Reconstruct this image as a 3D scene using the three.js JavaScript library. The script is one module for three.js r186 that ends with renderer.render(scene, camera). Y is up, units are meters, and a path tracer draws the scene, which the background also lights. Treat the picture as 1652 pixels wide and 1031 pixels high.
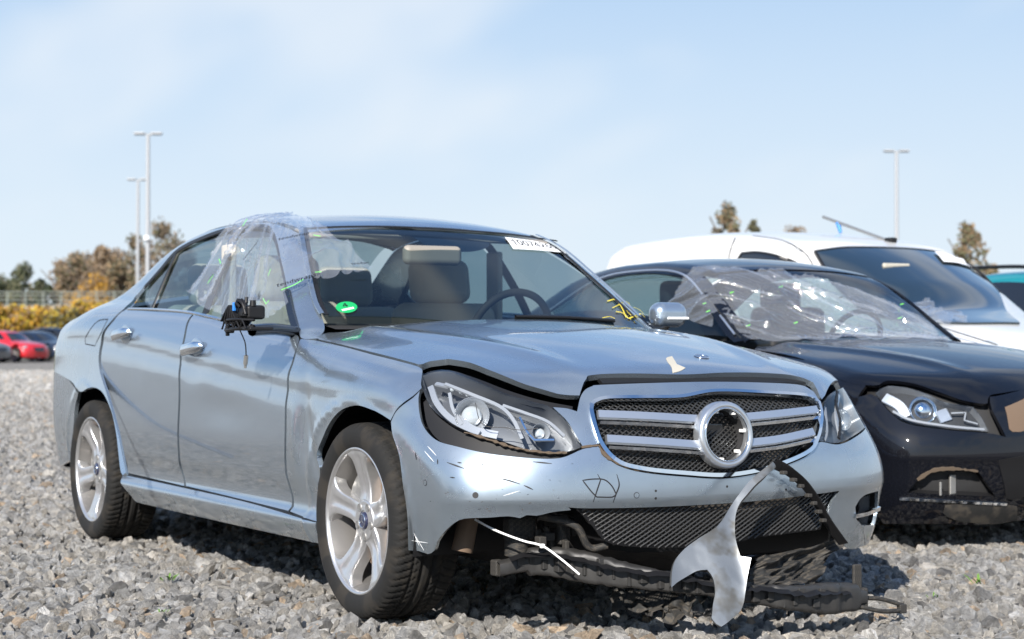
import * as THREE from 'three';
import { mergeGeometries, mergeVertices } from 'three/addons/utils/BufferGeometryUtils.js';
import { ConvexGeometry } from 'three/addons/geometries/ConvexGeometry.js';
import { RoundedBoxGeometry } from 'three/addons/geometries/RoundedBoxGeometry.js';

// ---------- camera, sky, sun, exposure ----------
const W = 1652, H = 1031, FPX = 2973.29;
const scene = new THREE.Scene();
const camera = new THREE.PerspectiveCamera(2 * Math.atan(H / 2 / FPX) * 180 / Math.PI, W / H, 0.05, 900);
const EYE = new THREE.Vector3(5.5392, 0.9166, 3.5124), YAW = -0.5249, PITCH = 0.0124;
const FWD = new THREE.Vector3(-Math.cos(PITCH) * Math.cos(YAW), Math.sin(PITCH), Math.cos(PITCH) * Math.sin(YAW)).normalize();
const RIGHT = new THREE.Vector3().crossVectors(FWD, new THREE.Vector3(0, 1, 0)).normalize();
const UP = new THREE.Vector3().crossVectors(RIGHT, FWD);
camera.position.copy(EYE); camera.lookAt(EYE.clone().add(FWD));
camera.focus = 5.6; camera.userData.fStop = 4.8;
const SUN = new THREE.Vector3(0.67 * 0.83, 0.557, 0.742 * 0.83).normalize();
{
  const w = 1024, h = 512, d = new Float32Array(w * h * 4);
  const rnd = (x, y, z) => { let n = Math.imul(x, 374761393) ^ Math.imul(y, 668265263) ^ Math.imul(z, 1274126177); n = Math.imul(n ^ (n >>> 13), 1274126177); return ((n ^ (n >>> 16)) >>> 0) / 4294967295; };
  const sm = t => t * t * (3 - 2 * t), L = (a, b, t) => a + (b - a) * t;
  const vn = (x, y, z) => { const i = Math.floor(x), j = Math.floor(y), k = Math.floor(z), a = sm(x - i), b = sm(y - j), c = sm(z - k); let r = 0; for (let q = 0; q < 8; q++) { const p = q & 1, s = (q >> 1) & 1, t = q >> 2; r += rnd(i + p, j + s, k + t) * (p ? a : 1 - a) * (s ? b : 1 - b) * (t ? c : 1 - c); } return r; };
  const stops = [[0, .475, .53, .575], [.06, .44, .51, .572], [.14, .355, .45, .56], [.25, .22, .345, .52], [.45, .12, .225, .43], [.7, .075, .155, .33], [1, .055, .12, .27]];
  for (let j = 0; j < h; j++) for (let i = 0; i < w; i++) {
    const el = (j + .5) / h * Math.PI - Math.PI / 2, az = (i + .5) / w * Math.PI * 2 - Math.PI;
    const y = Math.sin(el), x = Math.cos(el) * Math.cos(az), z = Math.cos(el) * Math.sin(az), o = (j * w + i) * 4;
    const e = Math.max(0, y); let k = 0; while (k < stops.length - 2 && e > stops[k + 1][0]) k++;
    const A = stops[k], B = stops[k + 1], t = Math.min(1, (e - A[0]) / (B[0] - A[0]));
    let c = [1, 2, 3].map(q => L(A[q], B[q], t));
    const s = Math.max(0, x * SUN.x + y * SUN.y + z * SUN.z); c = c.map((v, q) => v * (1 + .9 * Math.pow(s, 12)) + [.25, .22, .16][q] * Math.pow(s, 40));
    const px = x / (y + .25), pz = z / (y + .25);
    let cl = vn(px * 2.2 + pz * .6, pz * 5.5, 3) * .55 + vn(px * 5 + 9, pz * 11, 7) * .3 + vn(px * 11, pz * 24, 5) * .15;
    cl = Math.max(0, cl - .42) * 1.7 * Math.min(1, e * 6);
    c = c.map((v, q) => L(v, [.53, .555, .58][q], Math.min(.55, cl)));
    if (y < 0) c = [.30, .29, .28];
    d[o] = c[0]; d[o + 1] = c[1]; d[o + 2] = c[2]; d[o + 3] = 1;
  }
  const t = new THREE.DataTexture(d, w, h, THREE.RGBAFormat, THREE.FloatType);
  t.mapping = THREE.EquirectangularReflectionMapping; t.magFilter = t.minFilter = THREE.LinearFilter; t.needsUpdate = true;
  scene.background = t; scene.environment = t;
}
const sun = new THREE.DirectionalLight(new THREE.Color(1, .945, .875), 5);
sun.position.copy(SUN).multiplyScalar(40); sun.target.position.set(-1, 0, -2); scene.add(sun, sun.target);
sun.castShadow = true; sun.shadow.mapSize.set(4096, 4096); Object.assign(sun.shadow.camera, { left: -14, right: 14, top: 14, bottom: -14, near: 1, far: 90 });
const renderer = new THREE.WebGLRenderer({ antialias: true });
renderer.toneMapping = THREE.LinearToneMapping; renderer.toneMappingExposure = 1.7; renderer.shadowMap.enabled = true;

// ---------- helpers ----------
const V = (x, y, z) => new THREE.Vector3(x, y, z);
let seed = 12345; const R = () => { seed = (Math.imul(seed, 1664525) + 1013904223) >>> 0; return seed / 4294967296; };
const rr = (a, b) => a + (b - a) * R();
const clamp = (x, a = 0, b = 1) => Math.min(b, Math.max(a, x)), lerp = (a, b, t) => a + (b - a) * t;
const sstep = (a, b, x) => { const t = clamp((x - a) / (b - a)); return t * t * (3 - 2 * t); };
const hsh = (x, y, z) => { let n = Math.imul(x, 374761393) ^ Math.imul(y, 668265263) ^ Math.imul(z, 2147483647 ^ 98712341); n = Math.imul(n ^ (n >>> 13), 1274126177); return ((n ^ (n >>> 16)) >>> 0) / 4294967295; };
function noise(x, y, z = 0) { const i = Math.floor(x), j = Math.floor(y), k = Math.floor(z); const s = t => t * t * t * (t * (t * 6 - 15) + 10); const a = s(x - i), b = s(y - j), c = s(z - k); let r = 0; for (let q = 0; q < 8; q++) { const p = q & 1, e = (q >> 1) & 1, t = q >> 2; r += hsh(i + p, j + e, k + t) * (p ? a : 1 - a) * (e ? b : 1 - b) * (t ? c : 1 - c); } return r * 2 - 1; }
const fbm = (x, y, z = 0, o = 3) => { let s = 0, a = .5; for (let i = 0; i < o; i++) { s += a * noise(x, y, z); x *= 2.03; y *= 2.03; z *= 2.03; a *= .5; } return s; };
// smooth 1-D table (monotone cubic)
function spl(T) { T = T.slice().sort((a, b) => a[0] - b[0]); const n = T.length, m = []; const d = i => (T[i + 1][1] - T[i][1]) / (T[i + 1][0] - T[i][0]);
  for (let i = 0; i < n; i++) m[i] = i === 0 ? d(0) : i === n - 1 ? d(n - 2) : d(i - 1) * d(i) <= 0 ? 0 : 2 * d(i - 1) * d(i) / (d(i - 1) + d(i));
  return x => { if (x <= T[0][0]) return T[0][1] + m[0] * (x - T[0][0]); if (x >= T[n - 1][0]) return T[n - 1][1] + m[n - 1] * (x - T[n - 1][0]); let i = 0; while (x > T[i + 1][0]) i++; const h = T[i + 1][0] - T[i][0], t = (x - T[i][0]) / h, t2 = t * t, t3 = t2 * t; return (2 * t3 - 3 * t2 + 1) * T[i][1] + (t3 - 2 * t2 + t) * h * m[i] + (-2 * t3 + 3 * t2) * T[i + 1][1] + (t3 - t2) * h * m[i + 1]; }; }
const smax = (a, b, r) => { const h = Math.max(r - Math.abs(a - b), 0) / r; return Math.max(a, b) + h * h * r * .25; };
const smin = (a, b, r) => -smax(-a, -b, r);

const names = {};
const uname = n => { if (!(n in names)) { names[n] = 0; return n; } return n + '_' + String(++names[n]).padStart(3, '0'); };
function shade(m) { m.castShadow = m.receiveShadow = true; return m; }
function thing(name, label, category, group, pos = [0, 0, 0], ry = 0) { const o = new THREE.Group(); o.name = uname(name); o.position.set(...pos); o.rotation.y = ry; o.userData = { label, category }; if (group) o.userData.group = group; scene.add(o); o.updateMatrixWorld(); return o; }
function part(parent, name, geo, mat, label) { const m = shade(new THREE.Mesh(geo, mat)); m.name = name; if (label) m.userData.label = label; parent.add(m); return m; }
function single(name, geo, mat, label, category, group, kind) { const m = shade(new THREE.Mesh(geo, mat)); m.name = uname(name); m.userData = { label, category }; if (group) m.userData.group = group; if (kind) { m.userData.kind = kind; if (kind === 'structure') { delete m.userData.category; } } scene.add(m); return m; }
function geo(pos, idx, nor, uv) { const g = new THREE.BufferGeometry(); g.setAttribute('position', new THREE.Float32BufferAttribute(pos, 3)); g.setIndex(idx); if (nor) g.setAttribute('normal', new THREE.Float32BufferAttribute(nor, 3)); else g.computeVertexNormals(); g.setAttribute('uv', new THREE.Float32BufferAttribute(uv || new Float32Array(pos.length / 3 * 2), 2)); return g; }
function merge(list) { return mergeGeometries(list.map(g => { const o = g.index ? g.toNonIndexed() : g.clone(); for (const k of Object.keys(o.attributes)) if (!['position', 'normal', 'uv'].includes(k)) o.deleteAttribute(k); if (!o.attributes.uv) o.setAttribute('uv', new THREE.Float32BufferAttribute(new Float32Array(o.attributes.position.count * 2), 2)); return o; })); }
const box = (x, y, z, sx, sy, sz, r = 0) => { const g = r ? new RoundedBoxGeometry(sx, sy, sz, 2, r) : new THREE.BoxGeometry(sx, sy, sz); g.translate(x, y, z); return g; };
function tube(pts, r, seg = 24, rad = 8, closed = false) { return new THREE.TubeGeometry(new THREE.CatmullRomCurve3(pts.map(p => p.isVector3 ? p : V(...p)), closed), seg, r, rad, closed); }
function cyl(a, b, r, r2 = r, n = 20) { a = V(...a); b = V(...b); const g = new THREE.CylinderGeometry(r2, r, a.distanceTo(b), n); g.applyQuaternion(new THREE.Quaternion().setFromUnitVectors(V(0, 1, 0), b.clone().sub(a).normalize())); const c = a.clone().add(b).multiplyScalar(.5); g.translate(c.x, c.y, c.z); return g; }
// grid surface f(u,v) -> [x,y,z]
function gridSurf(nu, nv, f) { const p = [], ix = [], uv = []; for (let j = 0; j <= nv; j++) for (let i = 0; i <= nu; i++) { p.push(...f(i / nu, j / nv)); uv.push(i / nu, j / nv); } for (let j = 0; j < nv; j++) for (let i = 0; i < nu; i++) { const a = j * (nu + 1) + i, b = a + 1, c = a + nu + 1, d = c + 1; ix.push(a, b, d, a, d, c); } return geo(p, ix, null, uv); }
function lathe(prof, seg = 64) { return new THREE.LatheGeometry(prof.map(p => new THREE.Vector2(p[0], p[1])), seg); }

// ---------- panels cut out of smooth body solids ----------
const tmp = V(0, 0, 0);
const grad = (F, p) => { const e = .003; return V(F(p.x + e, p.y, p.z) - F(p.x - e, p.y, p.z), F(p.x, p.y + e, p.z) - F(p.x, p.y - e, p.z), F(p.x, p.y, p.z + e) - F(p.x, p.y, p.z - e)).normalize(); };
function planar(n, up = [0, 1, 0]) { n = V(...n).normalize(); const du = V(...up).cross(n).normalize(), dv = n.clone().cross(du); return { at: (u, v, s) => V(du.x * u + dv.x * v + n.x * s, du.y * u + dv.y * v + n.y * s, du.z * u + dv.z * v + n.z * s), uvs: p => [p.dot(du), p.dot(dv), p.dot(n)] }; }
function cylChart(ax, az, k = .9) { return { at: (u, v, s) => V(ax + Math.cos(u / k) * s, v, az + Math.sin(u / k) * s), uvs: p => [Math.atan2(p.z - az, p.x - ax) * k, p.y, Math.hypot(p.x - ax, p.z - az)] }; }
function solve(F, ch, u, v, s0) {
  const f = s => { const p = ch.at(u, v, s); return F(p.x, p.y, p.z); };
  let s = s0, a = f(s), st = .015, best = s, bf = Math.abs(a), lo, hi;
  if (a > 0) { for (let i = 0; i < 60; i++) { const t = s - st, b = f(t); if (Math.abs(b) < bf) { bf = Math.abs(b); best = t; } if (b <= 0) { lo = t; hi = s; break; } s = t; } }
  else { for (let i = 0; i < 60; i++) { const t = s + st, b = f(t); if (Math.abs(b) < bf) { bf = Math.abs(b); best = t; } if (b > 0) { lo = s; hi = t; break; } s = t; } }
  if (lo === undefined) return bf < .03 ? best : s0;
  for (let i = 0; i < 16; i++) { const m = (lo + hi) / 2; if (f(m) > 0) hi = m; else lo = m; }
  return (lo + hi) / 2;
}
function crPoint(p0, p1, p2, p3, t) { return p1.map((_, k) => .5 * (2 * p1[k] + (p2[k] - p0[k]) * t + (2 * p0[k] - 5 * p1[k] + 4 * p2[k] - p3[k]) * t * t + (3 * p1[k] - p0[k] - 3 * p2[k] + p3[k]) * t * t * t)); }
// densify a loop/line of n-D points; corners sharper than 'ang' stay sharp
function densify(P, step, closed, ang = 42) {
  const n = P.length, out = [], corner = P.map((p, i) => { if (!closed && (i === 0 || i === n - 1)) return true; const a = P[(i + n - 1) % n], b = P[(i + 1) % n]; const x1 = p[0] - a[0], y1 = p[1] - a[1], x2 = b[0] - p[0], y2 = b[1] - p[1]; const c = (x1 * x2 + y1 * y2) / (Math.hypot(x1, y1) * Math.hypot(x2, y2) + 1e-12); return Math.acos(clamp(c, -1, 1)) * 57.3 > ang; });
  const m = closed ? n : n - 1;
  for (let i = 0; i < m; i++) { const p1 = P[i], p2 = P[(i + 1) % n]; let p0 = P[(i + n - 1) % n], p3 = P[(i + 2) % n]; if (corner[i]) p0 = p1.map((v, k) => 2 * v - p2[k]); if (corner[(i + 1) % n]) p3 = p2.map((v, k) => 2 * v - p1[k]);
    const L = Math.hypot(p2[0] - p1[0], p2[1] - p1[1]), c = Math.max(1, Math.round(L / step)); for (let k = 0; k < c; k++) out.push(crPoint(p0, p1, p2, p3, k / c)); }
  if (!closed) out.push(P[n - 1].slice()); return out;
}
function clipHalf(poly, ax, val, keepLess) { const out = []; for (let i = 0; i < poly.length; i++) { const a = poly[i], b = poly[(i + 1) % poly.length], ia = keepLess ? a[ax] <= val : a[ax] >= val, ib = keepLess ? b[ax] <= val : b[ax] >= val; if (ia) out.push(a); if (ia !== ib) { const t = (val - a[ax]) / (b[ax] - a[ax]); const q = [a[0] + (b[0] - a[0]) * t, a[1] + (b[1] - a[1]) * t]; q[ax] = val; out.push(q); } } return out; }
// panel: loop = [[u,v,s],...]; returns geometry
function panel(F, ch, loop, { cell = .025, inset = 0, flange = .018, disp = null, raw = false, flangeIn = 0 } = {}) {
  const L = raw ? loop : densify(loop, cell * .8, true), poly = L.map(p => [p[0], p[1]]);
  let u0 = 1e9, u1 = -1e9, v0 = 1e9, v1 = -1e9; for (const p of poly) { u0 = Math.min(u0, p[0]); u1 = Math.max(u1, p[0]); v0 = Math.min(v0, p[1]); v1 = Math.max(v1, p[1]); }
  u0 -= cell * .37; v0 -= cell * .41;
  const pos = [], nor = [], uv = [], idx = [], map = new Map();
  const nearS = (u, v) => { let b = 1e9, s = 0; for (let i = 0; i < L.length; i += 2) { const d = (L[i][0] - u) ** 2 + (L[i][1] - v) ** 2; if (d < b) { b = d; s = L[i][2]; } } return s; };
  let lastS = null, lu = 0, lv = 0;
  const vert = (u, v) => { const key = Math.round(u * 2e5) + ',' + Math.round(v * 2e5); let k = map.get(key); if (k !== undefined) return k;
    const h = lastS !== null && Math.hypot(u - lu, v - lv) < cell * 3 ? lastS : nearS(u, v); const s = solve(F, ch, u, v, h + .02); lastS = s; lu = u; lv = v;
    const p = ch.at(u, v, s), n = grad(F, p); if (inset) p.addScaledVector(n, -inset); if (disp) p.addScaledVector(n, disp(p, u, v));
    k = pos.length / 3; pos.push(p.x, p.y, p.z); nor.push(n.x, n.y, n.z); uv.push(u, v); map.set(key, k); return k; };
  const nu = Math.ceil((u1 - u0) / cell), nv = Math.ceil((v1 - v0) / cell);
  for (let i = 0; i < nu; i++) { const a = u0 + i * cell, b = a + cell; const col = clipHalf(clipHalf(poly, 0, a, false), 0, b, true); if (col.length < 3) continue;
    for (let j = 0; j < nv; j++) { const c = v0 + j * cell, d = c + cell; const q = clipHalf(clipHalf(col, 1, c, false), 1, d, true); if (q.length < 3) continue;
      const pts = []; for (const p of q) { const l = pts[pts.length - 1]; if (!l || Math.hypot(l.x - p[0], l.y - p[1]) > 1e-5) pts.push(new THREE.Vector2(p[0], p[1])); } if (pts.length > 2 && pts[0].distanceTo(pts[pts.length - 1]) < 1e-5) pts.pop(); if (pts.length < 3) continue;
      if (Math.abs(THREE.ShapeUtils.area(pts)) < 1e-9) continue;
      const ids = pts.map(p => vert(p.x, p.y)); for (const t of THREE.ShapeUtils.triangulateShape(pts, [])) idx.push(ids[t[0]], ids[t[1]], ids[t[2]]); } }
  // face orientation follows the normals
  for (let i = 0; i < idx.length; i += 3) { const g = k => V(pos[k * 3], pos[k * 3 + 1], pos[k * 3 + 2]); const A = g(idx[i]), B = g(idx[i + 1]), C = g(idx[i + 2]); const c = B.sub(A).cross(C.sub(A)); const k = idx[i] * 3; if (c.x * nor[k] + c.y * nor[k + 1] + c.z * nor[k + 2] < 0) { const t = idx[i + 1]; idx[i + 1] = idx[i + 2]; idx[i + 2] = t; } }
  if (disp) { const g = geo(pos, idx, null, uv); return flange ? g : g; }
  if (flange) { const n = L.length, base = pos.length / 3; for (let i = 0; i < n; i++) { const id = vert(poly[i][0], poly[i][1]), nn = V(nor[id * 3], nor[id * 3 + 1], nor[id * 3 + 2]); const a = V(pos[id * 3], pos[id * 3 + 1], pos[id * 3 + 2]); pos.push(a.x, a.y, a.z); nor.push(0, 0, 0); uv.push(0, 0); const b = a.clone().addScaledVector(nn, -flange); pos.push(b.x, b.y, b.z); nor.push(0, 0, 0); uv.push(0, 0); }
    // vert() may have appended vertices above base for unmatched outline points; rebuild indices from the tail
    const tail = []; for (let k = base; k < pos.length / 3; k++) if (nor[k * 3] === 0 && nor[k * 3 + 1] === 0 && nor[k * 3 + 2] === 0) tail.push(k);
    for (let i = 0; i < n; i++) { const a = tail[2 * i], b = tail[2 * i + 1], c = tail[2 * ((i + 1) % n)], d = tail[2 * ((i + 1) % n) + 1]; const A = V(pos[a * 3], pos[a * 3 + 1], pos[a * 3 + 2]), C = V(pos[c * 3], pos[c * 3 + 1], pos[c * 3 + 2]), B = V(pos[b * 3], pos[b * 3 + 1], pos[b * 3 + 2]); const fn = C.sub(A).cross(B.sub(A)).normalize(); for (const k of [a, b]) { nor[k * 3] = fn.x; nor[k * 3 + 1] = fn.y; nor[k * 3 + 2] = fn.z; } idx.push(a, c, b, b, c, d); } }
  return geo(pos, idx, nor, uv);
}
function mirrorZ(g) { const m = g.clone(); m.scale(1, 1, -1); const ix = m.index.array.slice(); for (let i = 0; i < ix.length; i += 3) { const t = ix[i]; ix[i] = ix[i + 1]; ix[i + 1] = t; } m.setIndex([...ix]); return m; }
// a bar of rectangular section laid along a line of {p,n}
function ribbon(L, w, th, closed = false, lift = 0) {
  const n = L.length, P = [], ix = [];
  for (let i = 0; i < n; i++) { const a = L[closed ? (i + n - 1) % n : Math.max(0, i - 1)].p, b = L[closed ? (i + 1) % n : Math.min(n - 1, i + 1)].p; const t = b.clone().sub(a).normalize(), nn = L[i].n, s = t.clone().cross(nn).normalize(), ww = typeof w === 'function' ? w(i / (n - 1)) : w; const c = L[i].p.clone().addScaledVector(nn, lift);
    for (const [sx, h] of [[-.5, 0], [-.42, 1], [.42, 1], [.5, 0]]) { const q = c.clone().addScaledVector(s, sx * ww).addScaledVector(nn, h * th); P.push(q.x, q.y, q.z); } }
  const m = closed ? n : n - 1; for (let i = 0; i < m; i++) for (let k = 0; k < 4; k++) { const a = i * 4 + k, b = i * 4 + (k + 1) % 4, c = ((i + 1) % n) * 4 + k, d = ((i + 1) % n) * 4 + (k + 1) % 4; ix.push(a, b, d, a, d, c); }
  if (!closed) { ix.push(0, 2, 1, 0, 3, 2); const o = (n - 1) * 4; ix.push(o, o + 1, o + 2, o, o + 2, o + 3); }
  const g = geo(P, ix).toNonIndexed(); g.computeVertexNormals(); return g;
}
// a body in the scene: rays through photo pixels are met with its surface
class Body {
  constructor(g, t0 = 3.5, t1 = 14) { this.g = g; g.updateMatrixWorld(true); this.inv = g.matrixWorld.clone().invert(); this.o = EYE.clone().applyMatrix4(this.inv); this.t0 = t0; this.t1 = t1; }
  dir(px, py) { return FWD.clone().addScaledVector(RIGHT, (px - W / 2) / FPX).addScaledVector(UP, -(py - H / 2) / FPX).transformDirection(this.inv).multiplyScalar(1); }
  hit(F, px, py) { const d = this.dir(px, py); let t = this.t0, bf = 1e9, bt = t, prev = 1; const f = t => F(this.o.x + d.x * t, this.o.y + d.y * t, this.o.z + d.z * t);
    for (; t < this.t1; t += .02) { const a = f(t); if (a < bf) { bf = a; bt = t; } if (a <= 0) { let lo = t - .02, hi = t; for (let i = 0; i < 18; i++) { const m = (lo + hi) / 2; if (f(m) > 0) lo = m; else hi = m; } bt = hi; break; } }
    return this.o.clone().addScaledVector(d, bt); }
  onPlane(px, py, ax, val) { const d = this.dir(px, py), t = (val - this.o.getComponent(ax)) / d.getComponent(ax); return this.o.clone().addScaledVector(d, t); }
  loop(F, ch, pts) { return pts.map(p => ch.uvs(p.length === 2 ? this.hit(F, p[0], p[1]) : V(...p))); }
  panel(F, ch, pts, o) { return panel(F, ch, this.loop(F, ch, pts), o); }
  line(F, pts, step = 6, closed = false) { return densify(pts.map(p => p.slice(0, 2)), step, closed).map(q => { const p = this.hit(F, q[0], q[1]); return { p, n: grad(F, p) }; }); }
  line3(F, pts, step = .03, closed = false) { const C = new THREE.CatmullRomCurve3(pts.map(p => V(...p)), closed); const n = Math.max(3, Math.ceil(C.getLength() / step)); return C.getSpacedPoints(n).slice(0, closed ? n : n + 1).map(p => ({ p, n: grad(F, p) })); }
}

// ---------- materials ----------
function dataTex(n, f, rep = 1, srgb = true) { const d = new Uint8Array(n * n * 4); for (let j = 0; j < n; j++) for (let i = 0; i < n; i++) { const c = f(i / n, j / n, i, j), o = (j * n + i) * 4; d[o] = clamp(c[0]) * 255; d[o + 1] = clamp(c[1]) * 255; d[o + 2] = clamp(c[2]) * 255; d[o + 3] = 255; } const t = new THREE.DataTexture(d, n, n, THREE.RGBAFormat); t.wrapS = t.wrapT = THREE.RepeatWrapping; t.magFilter = THREE.LinearFilter; t.minFilter = THREE.LinearMipmapLinearFilter; t.generateMipmaps = true; if (srgb) t.colorSpace = THREE.SRGBColorSpace; t.repeat.set(rep, rep); t.needsUpdate = true; return t; }
// tileable noise
const tn = (u, v, p, s) => { const x = u * p, y = v * p, i = Math.floor(x), j = Math.floor(y), f = t => t * t * (3 - 2 * t), a = f(x - i), b = f(y - j), h = (q, w) => hsh(((q % p) + p) % p, ((w % p) + p) % p, s); return lerp(lerp(h(i, j), h(i + 1, j), a), lerp(h(i, j + 1), h(i + 1, j + 1), a), b); };
const tf = (u, v, p, s) => tn(u, v, p, s) * .5 + tn(u, v, p * 2, s + 1) * .3 + tn(u, v, p * 4, s + 2) * .2;
function canvasTex(w, h, draw, srgb = true) { const c = document.createElement('canvas'); c.width = w; c.height = h; draw(c.getContext('2d'), w, h); const t = new THREE.CanvasTexture(c); if (srgb) t.colorSpace = THREE.SRGBColorSpace; t.wrapS = t.wrapT = THREE.RepeatWrapping; return t; }
const dustTex = dataTex(512, (u, v, i, j) => { let g = .95 + .05 * tf(u, v, 12, 3); const s = hsh(i, j, 77); if (s > .9993) g *= .75; const c = tf(u, v, 5, 9); return [g * (1 - .02 * c), g * (1 - .025 * c), g * (1 - .04 * c)]; }, 1.6);
const dustRough = dataTex(512, (u, v, i, j) => { const g = .5 + .16 * (tf(u, v, 7, 21) - .5) + (hsh(i, j, 5) > .9985 ? .1 : 0); return [g, g, g]; }, 1.6, false);
const scratchTex = canvasTex(1024, 1024, (x, w, h) => { x.fillStyle = '#f4f4f4'; x.fillRect(0, 0, w, h); let s = 99; const r = () => { s = (Math.imul(s, 1664525) + 1013904223) >>> 0; return s / 4294967296; };
  for (let i = 0; i < 420; i++) { const a = -.35 + (r() - .5) * .8, L = 20 + r() * 110, px = r() * w, py = r() * h; x.strokeStyle = r() > .35 ? `rgba(255,255,255,${.25 + r() * .5})` : `rgba(150,155,160,${.2 + r() * .3})`; x.lineWidth = .6 + r() * .9; x.beginPath(); x.moveTo(px, py); x.quadraticCurveTo(px + Math.cos(a) * L * .5, py + Math.sin(a) * L * .5 + (r() - .5) * 26, px + Math.cos(a) * L, py + Math.sin(a) * L); x.stroke(); }
  for (let i = 0; i < 26; i++) { const px = r() * w, py = r() * h, L = 40 + r() * 160; x.strokeStyle = `rgba(250,250,250,${.35 + r() * .4})`; x.lineWidth = 1 + r() * 1.6; x.beginPath(); x.moveTo(px, py); x.lineTo(px + (r() - .5) * 12, py + L); x.stroke(); }
  for (let i = 0; i < 500; i++) { x.fillStyle = r() > .4 ? 'rgba(255,255,255,.8)' : 'rgba(90,85,78,.6)'; x.fillRect(r() * w, r() * h, 1 + r() * 2, 1 + r() * 2); } });
scratchTex.repeat.set(1.1, 1.1);
const mudTex = dataTex(256, (u, v, i, j) => { const a = tf(u, v, 6, 31), b = hsh(i, j, 8); const m = clamp((a - .45) * 4) * .8 + (b > .97 ? .2 : 0); return [lerp(.16, .32, m), lerp(.157, .295, m), lerp(.155, .26, m)]; }, 4);
const PM = o => new THREE.MeshPhysicalMaterial(o), SM = o => new THREE.MeshStandardMaterial(o), C = (r, g, b) => new THREE.Color().setRGB(r, g, b);
const M = {
  paint: PM({ color: C(.41, .48, .55), metalness: .84, roughness: .34, roughnessMap: null, clearcoat: 1, clearcoatRoughness: .03, map: dustTex, side: THREE.DoubleSide }),
  paintDoor: PM({ color: C(.41, .48, .55), metalness: .84, roughness: .27, clearcoat: 1, clearcoatRoughness: .035, map: scratchTex, side: THREE.DoubleSide }),
  black: PM({ color: C(.004, .0045, .007), specularIntensity: .1, roughness: .5, clearcoat: 1, clearcoatRoughness: .03, side: THREE.DoubleSide }),
  white: PM({ color: C(.68, .68, .67), roughness: .4, clearcoat: .8, clearcoatRoughness: .06, map: dustTex, side: THREE.DoubleSide }),
  teal: PM({ color: C(.01, .23, .27), roughness: .4, metalness: .2, clearcoat: 1, clearcoatRoughness: .05, side: THREE.DoubleSide }),
  red: PM({ color: C(.50, .012, .02), roughness: .4, clearcoat: 1, clearcoatRoughness: .05, side: THREE.DoubleSide }),
  navy: PM({ color: C(.012, .02, .04), specularIntensity: .1, roughness: .4, clearcoat: 1, clearcoatRoughness: .05, side: THREE.DoubleSide }),
  grey: PM({ color: C(.18, .19, .2), metalness: .5, roughness: .4, clearcoat: 1, clearcoatRoughness: .05, side: THREE.DoubleSide }),
  glass: PM({ color: C(.54, .61, .61), transmission: 1, thickness: 0, roughness: .0, ior: 1.5, side: THREE.DoubleSide }),
  tinted: PM({ color: C(.35, .45, .47), transmission: 1, thickness: 0, roughness: 0, ior: 1.5, side: THREE.DoubleSide }),
  lens: PM({ color: C(.93, .95, .96), transmission: 1, thickness: 0, roughness: .02, ior: 1.45, side: THREE.DoubleSide }),
  film: PM({ color: C(.97, .98, .99), transmission: .93, thickness: 0, roughness: .04, ior: 1.8, side: THREE.DoubleSide }),
  chrome: SM({ color: C(.82, .84, .86), metalness: 1, roughness: .07, side: THREE.DoubleSide }),
  satin: PM({ color: C(.60, .62, .64), metalness: .85, roughness: .3, clearcoat: .6, clearcoatRoughness: .1, side: THREE.DoubleSide }),
  alloy: PM({ color: C(.66, .66, .67), metalness: .8, roughness: .3, clearcoat: .7, clearcoatRoughness: .12, map: dustTex, side: THREE.DoubleSide }),
  plastic: PM({ color: C(.011, .011, .012), specularIntensity: .55, roughness: .45, side: THREE.DoubleSide }),
  gloss: PM({ color: C(.008, .008, .009), roughness: .25, clearcoat: 1, clearcoatRoughness: .04, side: THREE.DoubleSide }),
  dusty: SM({ color: C(.85, .85, .85), map: mudTex, roughness: .75, side: THREE.DoubleSide }),
  dark: SM({ color: C(.024, .024, .025), roughness: .7, side: THREE.DoubleSide }),
  rubber: SM({ color: C(.30, .28, .26), map: mudTex, roughness: .8, side: THREE.DoubleSide }),
  tread: SM({ color: C(.26, .25, .235), map: mudTex, roughness: .85, side: THREE.DoubleSide }),
  beige: SM({ color: C(.55, .49, .40), roughness: .75, side: THREE.DoubleSide }),
  cabin: SM({ color: C(.022, .021, .021), roughness: .75, side: THREE.DoubleSide }),
  mud: SM({ color: C(.085, .062, .042), roughness: .95, side: THREE.DoubleSide }),
  rust: SM({ color: C(.16, .11, .075), roughness: .85, metalness: .3, side: THREE.DoubleSide }),
  metal: SM({ color: C(.38, .37, .35), roughness: .5, metalness: .8, side: THREE.DoubleSide }),
  paper: SM({ color: C(.85, .85, .84), roughness: .7, side: THREE.DoubleSide }),
  ink: SM({ color: C(.01, .01, .012), roughness: .6, side: THREE.DoubleSide }),
  green: SM({ color: C(.02, .33, .12), roughness: .5, side: THREE.DoubleSide }),
  lime: SM({ color: C(.16, .62, .10), roughness: .5, side: THREE.DoubleSide }),
  yellow: SM({ color: C(.75, .60, .05), roughness: .6, side: THREE.DoubleSide }),
  redLens: PM({ color: C(.45, .02, .03), roughness: .15, clearcoat: 1, clearcoatRoughness: .03, side: THREE.DoubleSide }),
  whitePl: SM({ color: C(.78, .78, .76), roughness: .45, side: THREE.DoubleSide }),
  bluePl: SM({ color: C(.03, .2, .6), roughness: .4, side: THREE.DoubleSide }),
  cream: SM({ color: C(.44, .41, .34), roughness: .8, side: THREE.DoubleSide }),
};
const meshM = PM({ color: C(.03, .03, .03), roughness: .35, clearcoat: .5, side: THREE.DoubleSide });
M.paintPlain = PM({ color: C(.41, .48, .55), metalness: .84, roughness: .28, clearcoat: 1, clearcoatRoughness: .03 });
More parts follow.
